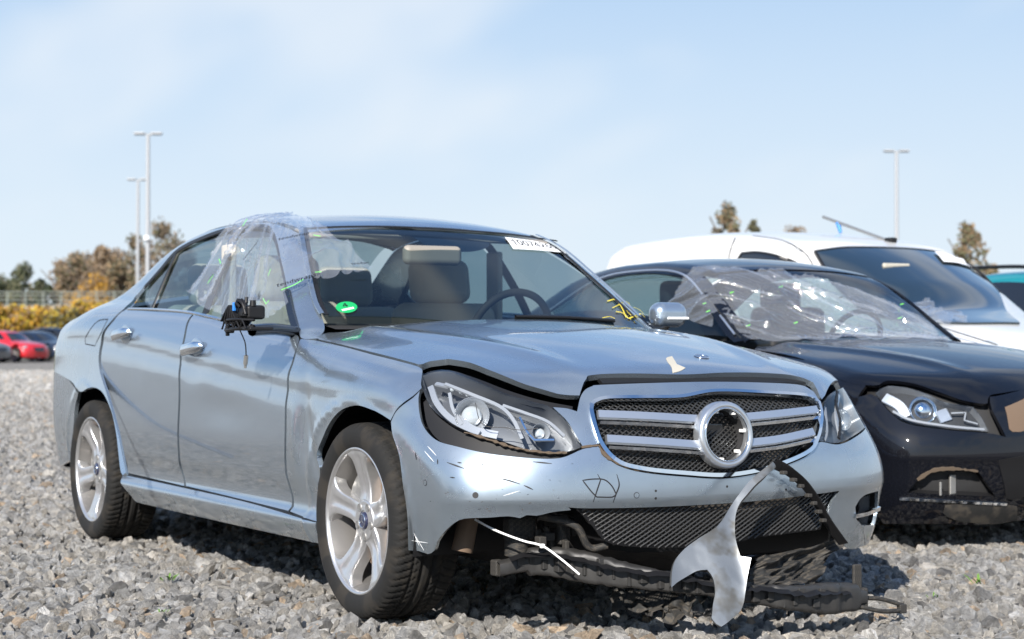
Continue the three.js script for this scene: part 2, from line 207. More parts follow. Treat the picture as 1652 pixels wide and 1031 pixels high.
M.radiator = SM({ color: C(.10, .09, .08), roughness: .6, metalness: .4, side: THREE.DoubleSide });
M.barrel = SM({ color: C(.26, .25, .24), metalness: .7, roughness: .45, side: THREE.DoubleSide });
M.mirrorShell = SM({ color: C(.26, .235, .20), roughness: .6 });
M.carrier = PM({ color: C(.03, .029, .028), roughness: .5, side: THREE.DoubleSide });
M.guide = PM({ color: C(.27, .28, .30), roughness: .25, clearcoat: .6, side: THREE.DoubleSide });
M.lampGrey = PM({ color: C(.42, .43, .45), metalness: .5, roughness: .25, side: THREE.DoubleSide });
M.paint.roughnessMap = dustRough; M.paint.roughness = .56;

// ---------- the sedan's body as smooth solids (x forward from the front axle, y up, z to the car's right) ----------
const T_ = {
  w: spl([[-4.1, .70], [-3.9, .82], [-3.5, .895], [-2.87, .922], [-2.2, .920], [-1.4, .917], [-.6, .917], [0, .924], [.35, .905], [.6, .87], [.9, .78]]),
  crease: spl([[.6, .70], [0, .745], [-.58, .785], [-1.4, .85], [-2.3, .924], [-2.75, .95], [-4, .97]]),
  low: spl([[.10, -.11], [.20, -.045], [.24, -.022], [.284, -.004], [.292, -.003], [.335, -.036], [.355, -.036], [.45, -.012], [.58, 0], [.72, .001]]),
  lowEnd: spl([[.10, -.11], [.20, -.06], [.30, -.03], [.45, -.008], [.58, 0], [.72, .001]]),
  hood: spl([[-.6, 1.012], [-.45, 1.003], [-.25, .985], [0, .957], [.25, .918], [.5, .866], [.64, .826], [.74, .775]]),
  belt: spl([[-.5, .945], [-.7, .958], [-1.32, 1.008], [-1.65, 1.045], [-2.2, 1.070], [-2.54, 1.078], [-3.2, 1.09], [-3.5, 1.065], [-3.7, 1.035], [-3.9, .985], [-4.05, .92]]),
  front: spl([[.10, .70], [.2, .775], [.3, .815], [.40, .835], [.44, .848], [.52, .843], [.62, .818], [.72, .785], [.80, .745], [.86, .69]]),
  rear: spl([[.2, -3.9], [.35, -4.0], [.6, -4.04], [.75, -4.02], [.95, -3.99], [1.05, -3.96]]),
  side: spl([[.2, .66], [-.3, .745], [-.6, .775], [-1, .795], [-1.6, .80], [-2.4, .785], [-3, .745], [-3.5, .68]]),
  top: spl([[-.25, .86], [-.42, .965], [-.5, 1.01], [-.7, 1.122], [-.95, 1.262], [-1.17, 1.38], [-1.3, 1.422], [-1.6, 1.464], [-1.9, 1.478], [-2.2, 1.474], [-2.5, 1.448], [-2.75, 1.405], [-3.0, 1.322], [-3.2, 1.235], [-3.4, 1.12]]),
};
function sideS(x, y) {
  const w = T_.w(x), yc = T_.crease(x), mid = sstep(-.15, -.35, x) * sstep(-2.75, -2.45, x);
  let o = y < .72 ? lerp(T_.lowEnd(y), T_.low(y), mid) : .001;
  const d = y - yc; const sd = .5 * (d + Math.sqrt(d * d + .0006)); o -= .36 * sd + 1.2 * sd * sd - .004 - .008 * Math.exp(-(((d + .03) / .04) ** 2)) * -1;
  for (const cx of [0, -2.874]) { const r = Math.hypot(x - cx, y - .33); o += .007 * Math.exp(-(((r - .388) / .018) ** 2)) * (y > .2 ? 1 : 0); }
  o += .0004 * fbm(x * 3.1 + 7, y * 4.3, 2.5, 2) ;
  o -= .014 * Math.exp(-(((x + .40) / .05) ** 2) - (((y - .60) / .14) ** 2)) + .010 * Math.exp(-(((x + .33 + (y - .6) * .35) / .03) ** 2) - (((y - .55) / .16) ** 2)) - .006 * Math.exp(-(((x + .47) / .03) ** 2) - (((y - .58) / .1) ** 2));
  o -= .005 * Math.exp(-(((x + 1.15) / .3) ** 2) - (((y - .66) / .08) ** 2)) - .002 * noise(x * 6, 3.3) * Math.exp(-(((y - .80) / .05) ** 2)) * sstep(-.5, -.8, x) * sstep(-2.6, -2.3, x);
  return w + o;
}
function deck(x, z) { const a = Math.abs(z); const h = T_.hood(x) - .078 * Math.pow(a / .79, 2.2) + .010 * Math.exp(-(((a - lerp(.40, .60, sstep(.7, -.5, x))) / .05) ** 2)) * sstep(.72, .3, x); return lerp(T_.belt(x), h, sstep(-.68, -.52, x)); }
const FB = (x, y, z) => { const a = Math.abs(z); const s = smax(a - sideS(x, y), y - deck(x, z), lerp(.07, .2, sstep(-2.9, -3.5, x))); const f = x - (T_.front(y) - lerp(.27, .42, sstep(.45, .78, y)) * Math.pow(a / .9, 3)), r = T_.rear(y) + .36 * Math.pow(a / .9, 3) - x; return smax(smax(s, f, lerp(.07, .13, sstep(.4, .7, y))), r, .2); };
const topT = (x, z) => { const a = Math.abs(z) / .7, k = x > -1.9 ? lerp(.02, .15, sstep(-1.2, -.6, x)) : -.10 * sstep(-2.3, -3, x); return T_.top(x + k * a * a) - lerp(.045, .048, sstep(-1.2, -1.7, x)) * a * a * sstep(-.4, -1.1, x) - .02 * a * a; };
const sideG = (x, y) => T_.side(x) - .40 * (y - 1) - .25 * (y - 1) * Math.abs(y - 1);
const FU = (x, y, z) => smax(Math.abs(z) - sideG(x, y), y - topT(x, z), .08);
const FA = (x, y, z) => smin(FB(x, y, z), FU(x, y, z), lerp(.14, .03, sstep(-2.2, -1.2, x)));
const CZ = planar([0, 0, 1]), CY = planar([0, 1, 0], [1, 0, 0]), CF = cylChart(-.25, 0), CX = planar([1, 0, 0]), CS = planar([0, .42, .9]), CWS = planar([.5, .86, 0], [0, 0, 1]), CHL = planar([.72, .22, .66]), CHR = planar([.8, .22, -.55]);
// closed dark core behind the panels (sections as rays from the centre line)
function coreShell(F, x0, x1, nx, yc, na) { return gridSurf(na, nx, (u, v) => { const x = lerp(x0, x1, v), a = u * Math.PI * 2, c = Math.cos(a), s = Math.sin(a); let r = 0; while (r < 1.6 && F(x, yc + s * r, c * r) < 0) r += .02; let lo = Math.max(0, r - .02), hi = r; for (let k = 0; k < 9; k++) { const m = (lo + hi) / 2; if (F(x, yc + s * m, c * m) < 0) lo = m; else hi = m; } r = lo; return [x, yc + s * r, c * r]; }); }
const wheelHole = (x, y, z) => { let m = 1; for (const cx of [0, -2.874]) m = Math.min(m, Math.max(Math.hypot(x - cx, y - .33) - .40, .50 - Math.abs(z))); return m; };

// ---------- wheels ----------
function tyreGeo() {
  const prof = []; const add = (r, z) => prof.push([r, z]);
  add(.236, -.10); add(.245, -.112); add(.262, -.121); add(.285, -.124); add(.303, -.119); add(.315, -.110);
  const zs = []; for (let i = 0; i <= 40; i++) zs.push(-.104 + .208 * i / 40);
  for (const z of zs) { let r = .3265 - .9 * z * z * .45 - Math.max(0, Math.abs(z) - .09) ** 2 * 20; for (const g of [-.052, -.0185, .0185, .052]) if (Math.abs(z - g) < .0048) r -= .0075; add(r, z); }
  add(.315, .110); add(.303, .119); add(.285, .124); add(.262, .121); add(.245, .112); add(.236, .10);
  const n = 432, m = prof.length, p = [], ix = [], uv = [];
  for (let i = 0; i <= n; i++) for (let j = 0; j < m; j++) { const a = i / n * Math.PI * 2; let [r, z] = prof[j]; const az = Math.abs(z);
    if (r > .306 && az < .116) { const per = 72, ph = (i / n * per + (az > .052 ? az * 14 : z * 30)) % 1; if (ph >= 0 && ph < .17 && (az > .056 || (az > .023 && az < .047 && ph < .1))) r -= .0055; }
    p.push(Math.cos(a) * r, Math.sin(a) * r, z); uv.push(i / n * 2, j / m * .4); }
  for (let i = 0; i < n; i++) for (let j = 0; j < m - 1; j++) { const a = i * m + j, b = a + 1, c = a + m, d = c + 1; ix.push(a, c, d, a, d, b); }
  return geo(p, ix, null, uv);
}
function ring(prof, seg = 96) { const g = lathe(prof, seg); g.rotateX(Math.PI / 2); return g; } // profile [r, z]
const spokeW = spl([[.03, .036], [.06, .045], [.085, .041], [.12, .037], [.16, .038], [.19, .043], [.212, .055], [.228, .076], [.24, .10]]);
function spokeGeo(ang) {
  const S = [[-1, -.045], [-1, -.009], [-.95, -.003], [-.86, 0], [-.5, 0], [-.33, -.001], [-.2, -.004], [0, -.005], [.2, -.004], [.33, -.001], [.5, 0], [.86, 0], [.95, -.003], [1, -.009], [1, -.045]];
  const g = gridSurf(S.length - 1, 22, (u, v) => { const k = Math.round(u * (S.length - 1)), r = lerp(.035, .236, v), zf = .084 + .022 * Math.pow(clamp((r - .06) / .17), 2) - .010 * Math.exp(-(((r - .11) / .05) ** 2)); const lat = S[k][0] * spokeW(r), dz = S[k][1] * (Math.abs(S[k][0]) < .4 ? sstep(.055, .09, r) * sstep(.236, .20, r) : 1); const rr2 = Math.max(r, Math.abs(lat) + .001); const th = Math.asin(clamp(lat / rr2, -1, 1)); return [Math.cos(th) * r, Math.sin(th) * r, zf + dz - (r > .225 ? (r - .225) * .2 : 0)]; });
  g.rotateZ(ang); return g;
}
const wheelParts = (() => {
  const G = {};
  G.tyre = tyreGeo();
  G.barrel = ring([[.233, .106], [.229, .09], [.222, .05], [.214, .0], [.212, -.09], [.235, -.11]]);
  const rim = [ring([[.2435, .098], [.2455, .107], [.2425, .112], [.2365, .112], [.233, .106], [.231, .10]]), ring([[0, .078], [.03, .08], [.062, .082], [.07, .079], [.072, .05]], 60)];
  for (let k = 0; k < 5; k++) rim.push(spokeGeo(Math.PI / 2 + .05 + k * Math.PI * .4));
  G.rim = merge(rim);
  G.cap = merge([ring([[0, .0885], [.026, .0885], [.028, .087], [.0285, .08]], 40)]);
  const em = [ring([[.0205, .0888], [.0215, .0905], [.0228, .0905], [.0235, .0888]], 40)];
  for (let k = 0; k < 3; k++) { const s = new THREE.Shape(); s.moveTo(-.0032, 0); s.lineTo(0, .0205); s.lineTo(.0032, 0); const g = new THREE.ExtrudeGeometry(s, { depth: .0012, bevelEnabled: false }); g.translate(0, 0, .0888); g.rotateZ(k * Math.PI * 2 / 3); em.push(g); }
  G.emblem = merge(em);
  G.bolts = Array.from({ length: 5 }, (_, k) => { const a = Math.PI / 2 + .05 + Math.PI * .2 + k * Math.PI * .4; const g = merge([cyl([0, 0, .070], [0, 0, .0835], .0095, .0095, 6), ring([[.0105, .0825], [.0135, .0845], [.0145, .0815]], 20)]); g.translate(Math.cos(a) * .052, Math.sin(a) * .052, 0); return g; });
  G.disc = merge([ring([[.06, .035], [.155, .035], [.155, .01], [.06, .01]], 60), ring([[0, .055], [.062, .055], [.066, .03]], 40)]);
  G.caliper = (() => { const s = new THREE.Shape(); s.absarc(0, 0, .175, -.55, .55, false); s.absarc(0, 0, .10, .55, -.55, true); const g = new THREE.ExtrudeGeometry(s, { depth: .06, bevelEnabled: true, bevelSize: .006, bevelThickness: .006, bevelSegments: 2, curveSegments: 12 }); g.translate(0, 0, -.01); g.rotateZ(2.6); return g; })();
  return G;
})();
function wheel(parent, x, y, z, sgn, rot = 0, scale = 1) {
  const w = new THREE.Group(); w.name = 'wheel'; w.position.set(x, y, z); w.rotation.y = sgn > 0 ? 0 : Math.PI; w.rotation.z = rot; w.scale.setScalar(scale); parent.add(w);
  part(w, 'tyre', wheelParts.tyre, M.tread); part(w, 'rim', wheelParts.rim, M.alloy); part(w, 'rim_barrel', wheelParts.barrel, M.barrel); part(w, 'hub_cap', wheelParts.cap, capMat); part(w, 'emblem', wheelParts.emblem, M.chrome);
  for (const b of wheelParts.bolts) part(w, 'wheel_bolt', b, M.metal);
  part(w, 'brake_disc', wheelParts.disc, M.rust); part(w, 'brake_caliper', wheelParts.caliper, M.metal); return w;
}
const capMat = PM({ color: C(.02, .024, .06), roughness: .3, clearcoat: 1 });

// ---------- the damaged silver-blue sedan ----------
const car = thing('sedan', 'damaged silver-blue sedan with crumpled front bumper and missing star in its chrome grille', 'car');
{
  const b = new Body(car, 3.6, 11);
  const P = (name, F, ch, pts, mat, o, label) => part(car, name, b.panel(F, ch, pts, o), mat, label);
  part(car, 'underbody', (() => { const g = coreShell((x, y, z) => Math.max(FB(x, y, z) + lerp(.055, .17, sstep(.08, .3, x)) + .25 * sstep(.30, .42, x) * sstep(.5, .38, y), .17 - y + .16 * sstep(.25, .4, x), y - lerp(.86, 2, sstep(-.62, -.55, x) + sstep(-3.1, -3.2, x)), -wheelHole(x, y, z)), -3.98, .80, 90, .42, 72); return g; })(), M.dark);
  // wheel housings
  for (const cx of [0, -2.874]) for (const s of [1, -1]) part(car, 'wheel_housing', (() => { const g = gridSurf(30, 6, (u, v) => { const a = lerp(-.25, Math.PI + .25, u); return [cx + Math.cos(a) * .392, .34 + Math.sin(a) * .385, s * lerp(.48, .885, v)]; }); return g; })(), M.plastic);
  // fender
  const fenderG = b.panel(FB, CZ, [[485, 547], [512, 550], [556, 560], [600, 572], [640, 582], [677, 593], [681, 604], [680, 626], [666, 639], [640, 660], [630, 678], [616, 669], [600, 661], [577, 654], [555, 659], [540, 671], [528, 689], [518, 712], [511, 739], [516, 757], [513, 800], [510, 841], [488, 833], [468, 825], [463, 760], [462, 704], [466, 611], [475, 580]], { cell: .02 });
  part(car, 'fender', fenderG, M.paint, 'dented right front fender'); part(car, 'fender', mirrorZ(fenderG), M.paint);
  const doorF = b.panel(FB, CZ, [[314, 507], [340, 510], [366, 517], [420, 527], [467, 537], [482, 547], [472, 580], [463, 611], [459, 704], [460, 760], [465, 824], [380, 803], [300, 784], [294, 757], [290, 729], [291, 640], [293, 580], [298, 550]], { cell: .02 });
  part(car, 'front_door', doorF, M.paintDoor, 'scratched right front door'); part(car, 'front_door', mirrorZ(doorF), M.paint);
  const doorR = b.panel(FB, CZ, [[311, 507], [280, 500], [246, 499], [203, 499], [185, 516], [168, 541], [163, 575], [165, 600], [174, 632], [184, 665], [195, 704], [206, 763], [250, 773], [297, 784], [291, 757], [287, 729], [288, 640], [290, 580], [295, 550]], { cell: .02 });
  part(car, 'rear_door', doorR, M.paintDoor, 'scratched right rear door'); part(car, 'rear_door', mirrorZ(doorR), M.paint);
  // quarter panel with C-pillar, roof rail and A-pillar round the windows
  const roofY = (x, z) => [x, topT(x, z) - .012, z];
  const frameG = b.panel(FA, CS, [[486, 545], [513, 546], [519, 510], [508, 478], [496, 430], [487, 392], roofY(-1.22, .56), roofY(-1.6, .545), roofY(-2.0, .54), roofY(-2.4, .535), roofY(-2.65, .545), [-3.0, 1.215, .575], [-3.25, 1.10, .61], [-3.36, 1.075, .66], [-3.7, 1.04, .66], [-3.93, .985, .655], [-3.93, .94, .70], [-3.70, .84, .83], [-3.62, .775, .855], [113, 614], [128, 631], [137, 629], [150, 625], [165, 633], [179, 662], [188, 704], [195, 762], [203, 762], [191, 704], [180, 662], [171, 632], [161, 600], [159, 575], [164, 541], [181, 516], [199, 499], [206, 492], [218, 478], [234, 459], [260, 430], [283, 404], [302, 392], [324, 382], [350, 372], [376, 365], [410, 362], [434, 364], [446, 385], [456, 430], [467, 480], [476, 515]], { cell: .022, flange: .014 });
  part(car, 'quarter_panel', frameG, M.paint); part(car, 'quarter_panel', mirrorZ(frameG), M.paint);
  // sill
  const sillG = b.panel(FB, CZ, [[198, 766], [300, 788], [400, 811], [510, 843], [517, 877], [420, 856], [300, 829], [219, 810], [207, 795]], { cell: .012, flange: .03 });
  part(car, 'sill', sillG, M.paint); part(car, 'sill', mirrorZ(sillG), M.paint);
  part(car, 'sill_seam', merge([ribbon(b.line(FB, [[203, 765], [300, 786], [400, 809], [509, 842]], 20), .02, .002, false, -.014)]), M.plastic);
  // rear bumper, tail light
  const rb = b.panel(FB, cylChart(-3.0, 0, .9), [[98, 598], [113, 616], [126, 634], [121, 655], [119, 682], [117, 704], [115, 738], [110, 743], [-3.75, .27, .80], [-3.92, .26, .60], [-4.0, .26, 0], [-4.04, .72, 0], [-3.98, .73, .5], [-3.8, .75, .75]], { cell: .03 });
  part(car, 'rear_bumper', rb, M.paint); part(car, 'rear_bumper', mirrorZ(rb), M.paint);
  const tl = b.panel(FB, cylChart(-3.0, 0, .9), [[-3.60, .79, .855], [-3.72, .86, .82], [-3.84, .955, .73], [-3.96, .96, .55], [-3.98, .80, .55], [-3.80, .775, .78]], { cell: .03, inset: .002 });
  part(car, 'tail_light', tl, M.redLens); part(car, 'tail_light', mirrorZ(tl), M.redLens);
  part(car, 'trunk_lid', panel(FA, CY, [[-3.33, 1.1, 0], [-3.36, 1.09, .64], [-3.7, 1.07, .64], [-3.93, 1.0, .63], [-3.97, 1, 0], [-3.93, 1.0, -.63], [-3.7, 1.07, -.64], [-3.36, 1.09, -.64]].map(p => CY.uvs(V(...p))), { cell: .05 }), M.paint);
  part(car, 'trunk_panel', gridSurf(20, 6, (u, v) => { const z = lerp(-.55, .55, u), y = lerp(.72, 1.0, v); return [T_.rear(y) + .42 * Math.pow(Math.abs(z) / .9, 3) + .012, y, z]; }), M.paint);
  // roof, windows
  part(car, 'roof', panel(FU, CY, [[-1.20, 0, 0], [-1.20, 0, .3], [-1.215, 0, .552], [-1.6, 0, .538], [-2.0, 0, .533], [-2.4, 0, .528], [-2.62, 0, .538], [-2.56, 0, .3], [-2.54, 0, 0], [-2.56, 0, -.3], [-2.62, 0, -.538], [-2.4, 0, -.528], [-2.0, 0, -.533], [-1.6, 0, -.538], [-1.215, 0, -.552], [-1.20, 0, -.3]].map(p => CY.uvs(V(p[0], topT(p[0], p[2]), p[2]))), { cell: .04 }), M.paint);
  part(car, 'headliner', panel(FU, CY, [[-1.24, .5], [-2.5, .5], [-2.5, -.5], [-1.24, -.5]].map(p => CY.uvs(V(p[0], 1.43, p[1]))), { cell: .08, inset: .035, flange: 0 }), M.beige);
  P('windshield', FU, CWS, [[496, 372], [507, 430], [517, 482], [530, 509], [660, 511], [790, 524], [900, 530], [980, 531], [1066, 520], [1025, 485], [979, 449], [940, 419], [899, 390], [812, 379], [660, 369], [560, 368]], M.glass, { cell: .05, inset: .004, flange: .004 });
  for (const s of [1, -1]) { const L = b.line(FU, [[492, 368], [500, 415], [508, 455], [517, 490], [527, 508]], 6); if (s < 0) L.forEach(q => { q.p.z *= -1; q.n.z *= -1; }); part(car, 'windshield_trim', ribbon(L, .020, .003, false, 0), M.plastic); const L2 = L.map(q => ({ p: q.p.clone().add(V(.006, .004, .022 * s)), n: q.n })); part(car, 'pillar_trim', ribbon(L2, .02, .003), M.paint); }
  part(car, 'windshield_trim', ribbon(b.line(FU, [[493, 369], [560, 366], [660, 367], [812, 377], [898, 389]], 10), .014, .003), M.plastic);
  part(car, 'windshield_frit', ribbon(b.line(FU, [[500, 377], [560, 373], [660, 374], [812, 385], [895, 397]], 10), .035, .0015, false, -.008), M.plastic);
  P('sensor_panel', FU, CWS, [[660, 374], [790, 386], [788, 395], [760, 402], [720, 400], [690, 392]], M.gloss, { cell: .03, inset: .012, flange: 0 });
  part(car, 'rear_window', panel(FU, planar([-.5, .86, 0], [0, 0, 1]), [[-2.56, 0, 0], [-2.62, 0, .50], [-2.95, 0, .545], [-3.24, 0, .585], [-3.32, 0, 0], [-3.24, 0, -.585], [-2.95, 0, -.545], [-2.62, 0, -.50]].map(p => planar([-.5, .86, 0], [0, 0, 1]).uvs(V(p[0], topT(p[0], p[2]), p[2]))), { cell: .05, inset: .004, flange: 0 }), M.glass);
  for (const s of [1, -1]) { const mk = g => s > 0 ? g : mirrorZ(g);
    part(car, 'rear_door_glass', mk(b.panel(FU, CZ, [[245, 497], [327, 505], [355, 430], [383, 366], [350, 375], [324, 386], [302, 395], [285, 407]], { cell: .05, inset: .012, flange: 0 })), M.tinted);
    part(car, 'quarter_glass', mk(b.panel(FU, CZ, [[208, 496], [241, 497], [282, 406], [260, 432], [234, 461]], { cell: .05, inset: .012, flange: 0 })), M.tinted);
    part(car, 'front_door_glass', mk(b.panel(FU, CZ, [[332, 505], [366, 517], [467, 537], [466, 500], [455, 440], [436, 369], [410, 365], [388, 366], [360, 430]], { cell: .05, inset: .012, flange: 0 })), M.glass);
    const rib = (pts, w, name, mat = M.plastic, th = .004, lift = -.006) => { const L = b.line(FU, pts, 8); if (s < 0) L.forEach(q => { q.p.z *= -1; q.n.z *= -1; }); return part(car, name, ribbon(L, w, th, false, lift), mat); };
    rib([[207, 494], [218, 479], [234, 461], [260, 432], [283, 406], [302, 394], [324, 384], [350, 374], [376, 367], [410, 364], [434, 366], [446, 387], [456, 430], [467, 480], [478, 530]], .030, 'window_frame');
    rib([[244, 497], [263, 452], [283, 406]], .028, 'window_divider'); rib([[329, 506], [355, 436], [384, 366]], .075, 'door_pillar');
    const L = b.line(FB, [[207, 499], [246, 500], [290, 503], [318, 507], [366, 518], [420, 528], [468, 539]], 8); if (s < 0) L.forEach(q => { q.p.z *= -1; q.n.z *= -1; }); part(car, 'chrome_strip', ribbon(L, .014, .005, false, .001), M.chrome);
    rib([[464, 472], [472, 510], [482, 543]], .030, 'mirror_triangle', M.gloss, .012, .0);
  }
  // hood
  P('hood', FB, CY, [[514, 547], [556, 557], [600, 568], [640, 578], [676, 588], [683, 587], [693, 583], [724, 579], [758, 585], [795, 599], [839, 617], [888, 632], [912, 637], [935, 638], [939, 625], [946, 611], [963, 604], [1090, 604], [1171, 601], [1239, 602], [1290, 608], [1312, 617], [1323, 640], [1331, 638], [1353, 612], [.36, .80, -.79], [.1, .85, -.785], [-.2, .89, -.79], [-.50, .92, -.79], [-.62, .95, -.72], [-.56, .99, -.5], [-.47, 1, -.2], [-.45, 1, 0], [-.47, 1, .2], [-.56, .99, .5], [-.63, .95, .71], [-.58, .93, .775]], M.paint, { cell: .022, flange: .02 }, 'bent hood lifted off its latch');
  P('bare_patch', FB, CY, [[1075, 578], [1084, 575], [1092, 588], [1106, 594], [1097, 599], [1085, 602], [1083, 592], [1077, 584]], M.cream, { cell: .01, inset: -.0012, flange: .001 }, 'cream patch where the paint has come off');
  { const c = b.hit(FB, 1132, 576), n = grad(FB, c), q = new THREE.Quaternion().setFromUnitVectors(V(0, 1, 0), n); const g = lathe([[0, .004], [.022, .0035], [.026, 0]], 32); g.applyQuaternion(q); g.translate(c.x, c.y, c.z); const e = part(car, 'hood_badge', g, capMat); const g2 = new THREE.TorusGeometry(.0255, .0018, 8, 40); g2.rotateX(Math.PI / 2); g2.applyQuaternion(q); g2.translate(c.x, c.y + .003, c.z); part(e, 'badge_ring', g2, M.chrome); }
  part(car, 'wiper', merge([tube([[-.50, 0, .0], [-.52, 0, -.25], [-.58, 0, -.5]].map(p => V(p[0], topT(p[0], p[2]) + .004, p[2])), .007, 20, 6)]), M.plastic);
  // front bumper
  P('front_bumper', FB, CF, [[631, 680], [640, 663], [666, 642], [677, 631], [675, 642], [680, 681], [702, 709], [739, 721], [789, 732], [854, 739], [904, 739], [939, 725], [964, 719], [976, 733], [995, 750], [1035, 762], [1103, 769], [1171, 772], [1239, 760], [1300, 737], [1320, 714], [1354, 717], [1385, 702], [1401, 686], [.46, .62, -.868], [.36, .62, -.90], [.37, .40, -.905], [.38, .27, -.88], [.52, .215, -.845], [1424, 866], [1412, 876], [1396, 880], [1390, 847.5], [1411, 847], [1416, 822], [1417, 792], [1397, 798], [1387, 806], [1380, 818], [1382, 838], [1389.5, 847], [1395, 880.3], [1368, 885], [1354, 864], [1336, 828], [1354, 792], [1270, 803], [1188, 811], [1060, 818], [935, 820], [916, 817], [921, 823], [893, 826], [866, 832], [850, 831], [839, 836], [820, 833], [790, 835], [760, 836], [741, 839], [722, 853], [705, 874], [701, 888], [690, 894], [676, 889], [659, 888], [657, 830], [646, 746], [633, 700]], M.paint, { cell: .018, flange: .012 }, 'cracked and scuffed front bumper');
  // fog light recess in the car's left corner
  const fogLoop = [[1379, 818], [1386, 805], [1396, 797], [1418, 791], [1417, 822], [1411, 848], [1389, 848], [1381, 838]];
  P('fog_recess', FB, CHR, fogLoop, M.plastic, { cell: .02, inset: .055, flange: -.05 });
  part(car, 'fog_trim', ribbon(b.line(FB, [[1377, 832], [1396, 828], [1416, 820]], 6), .016, .01), M.chrome);
  // scuffs and fittings on the bumper
  const mark = (pts, w, name = 'scratch', mat = M.ink, th = .0006) => part(car, name, ribbon(b.line(FB, pts, 4), t => w * (.25 + .75 * Math.sin(Math.PI * clamp(t, .04, .96))), th, false, .0004), mat);
  for (const s of [[[706, 741], [706, 749]], [[721, 746], [735, 751], [749, 756]], [[801, 771], [820, 775], [839, 781]], [[789, 766], [793, 758], [798, 751]], [[777, 763], [787, 766]], [[964, 765], [969, 774], [963, 792], [957, 810]], [[995, 765], [999, 782], [994, 797], [989, 811]], [[670, 730], [672, 742]], [[845, 783], [860, 790]], [[738, 746], [745, 747]], [[726, 770], [734, 771]], [[860, 745], [890, 748]], [[775, 750], [781, 749]]]) mark(s, .0045);
  for (const s of [[[690, 720], [704, 735]], [[685, 728], [700, 745]], [[812, 800], [838, 792]], [[668, 860], [676, 880]], [[664, 872], [690, 876]], [[671, 866], [684, 888]]]) mark(s, .0018, 'scuff', M.paper, .0003);
  for (let k = 0; k < 26; k++) { const x = rr(690, 930), y = rr(742, 828); mark([[x, y], [x + rr(1, 4), y + rr(-2, 2)]], rr(.002, .004), 'chip', R() > .5 ? M.ink : M.mud); }
  { const L = b.line(FB, [[940, 775], [957, 773], [975, 774], [987, 784], [994, 797], [988, 802], [963, 802], [954, 793]], 4, true); part(car, 'tow_eye_cover_gap', ribbon(L, .004, .0006, true, .0003), M.ink); }
  const disc = (px, py, r, mat, name, th = .002) => { const p = b.hit(FB, px, py), n = grad(FB, p), g = cyl([0, -.004, 0], [0, th, 0], r, r, 24); g.applyQuaternion(new THREE.Quaternion().setFromUnitVectors(V(0, 1, 0), n)); g.translate(p.x, p.y, p.z); return part(car, name, g, mat); };
  disc(767, 799, .0095, M.dark, 'sensor_hole', .0006); for (const [x, y] of [[686, 779], [1027, 799]]) { disc(x, y, .0095, M.ink, 'sensor_gap', .0006); disc(x, y, .0078, M.paint, 'parking_sensor', .0012); } for (const [x, y] of [[1058, 792], [1058, 804], [1173, 785], [1268, 790]]) disc(x, y, .004, M.dark, 'screw_hole', .0006);
  // strip of paint-coloured plastic round the grille
  P('grille_surround', FB, CX, [[936, 642], [944, 629], [956, 623], [968, 621], [1050, 618], [1137, 616], [1220, 617], [1290, 621], [1313, 632], [1326, 655], [1323, 690], [1319, 712], [1321, 690], [1324, 668], [1320, 648], [1300, 638], [1225, 633], [1151, 631], [1096, 640], [978, 642], [957, 648], [951, 662], [957, 685], [966, 716], [940, 720], [928, 700], [914, 678], [892, 657], [915, 659], [931, 664]], M.paint, { cell: .015, flange: .02 });
  const gOut = [[953, 662], [958, 650], [978, 644], [1035, 643], [1096, 642], [1151, 633], [1225, 635], [1300, 640], [1319, 650], [1323, 672], [1317, 706], [1300, 730], [1239, 754], [1171, 766], [1103, 763], [1035, 756], [995, 744], [968, 713]];
  const gLine = b.line(FB, gOut, 6, true);
  const grille = new THREE.Group(); grille.name = 'grille'; car.add(grille);
  part(grille, 'chrome_frame', ribbon(gLine, .015, .012, true, -.002), M.chrome);
  part(grille, 'backing', b.panel(FB, CX, gOut, { cell: .04, inset: .10, flange: 0 }), M.radiator);
  // woven mesh: diagonal wires clipped to an outline
  function wireMesh(F, ch, pts, inset, pitch, rad, slope = .62) {
    const L = densify(b.loop(F, ch, pts), .02, true), out = []; let u0 = 1e9, u1 = -1e9, v0 = 1e9, v1 = -1e9, sAvg = 0; for (const p of L) { u0 = Math.min(u0, p[0]); u1 = Math.max(u1, p[0]); v0 = Math.min(v0, p[1]); v1 = Math.max(v1, p[1]); sAvg += p[2] / L.length; }
    const inside = (u, v) => { let c = false; for (let i = 0, j = L.length - 1; i < L.length; j = i++) { const a = L[i], d = L[j]; if ((a[1] > v) !== (d[1] > v) && u < (d[0] - a[0]) * (v - a[1]) / (d[1] - a[1]) + a[0]) c = !c; } return c; };
    const sAt = (u, v) => solve(F, ch, u, v, sAvg + .15) - inset;
    for (const dir of [1, -1]) for (let q = u0 - (v1 - v0) / slope; q < u1 + (v1 - v0) / slope; q += pitch) { let run = []; const flush = () => { if (run.length > 1) { const P = [], ix = []; for (let i = 0; i < run.length; i++) for (const [a, c] of [[-1, 0], [0, .6], [1, 0], [0, -.6]]) { const w = run[i], pp = ch.at(w[0] - dir * a * rad * .6, w[1] + a * rad * .85, w[2] + c * rad); P.push(pp.x, pp.y, pp.z); } for (let i = 0; i < run.length - 1; i++) for (let k = 0; k < 4; k++) { const a = i * 4 + k, d = i * 4 + (k + 1) % 4; ix.push(a, d, d + 4, a, d + 4, a + 4); } out.push(geo(P, ix)); } run = []; };
      for (let v = v0; v <= v1; v += .006) { const u = dir > 0 ? q + (v - v0) / slope : q + (v1 - v) / slope; if (inside(u, v)) run.push([u, v, sAt(u, v) + dir * rad * .5]); else flush(); } flush(); }
    return merge(out);
  }
  part(grille, 'mesh', wireMesh(FB, CX, gOut, .035, .023, .0032), meshM);
  // two double slats and the ring for the star
  const cR = b.onPlane(1169.5, 701.7, 0, .825);
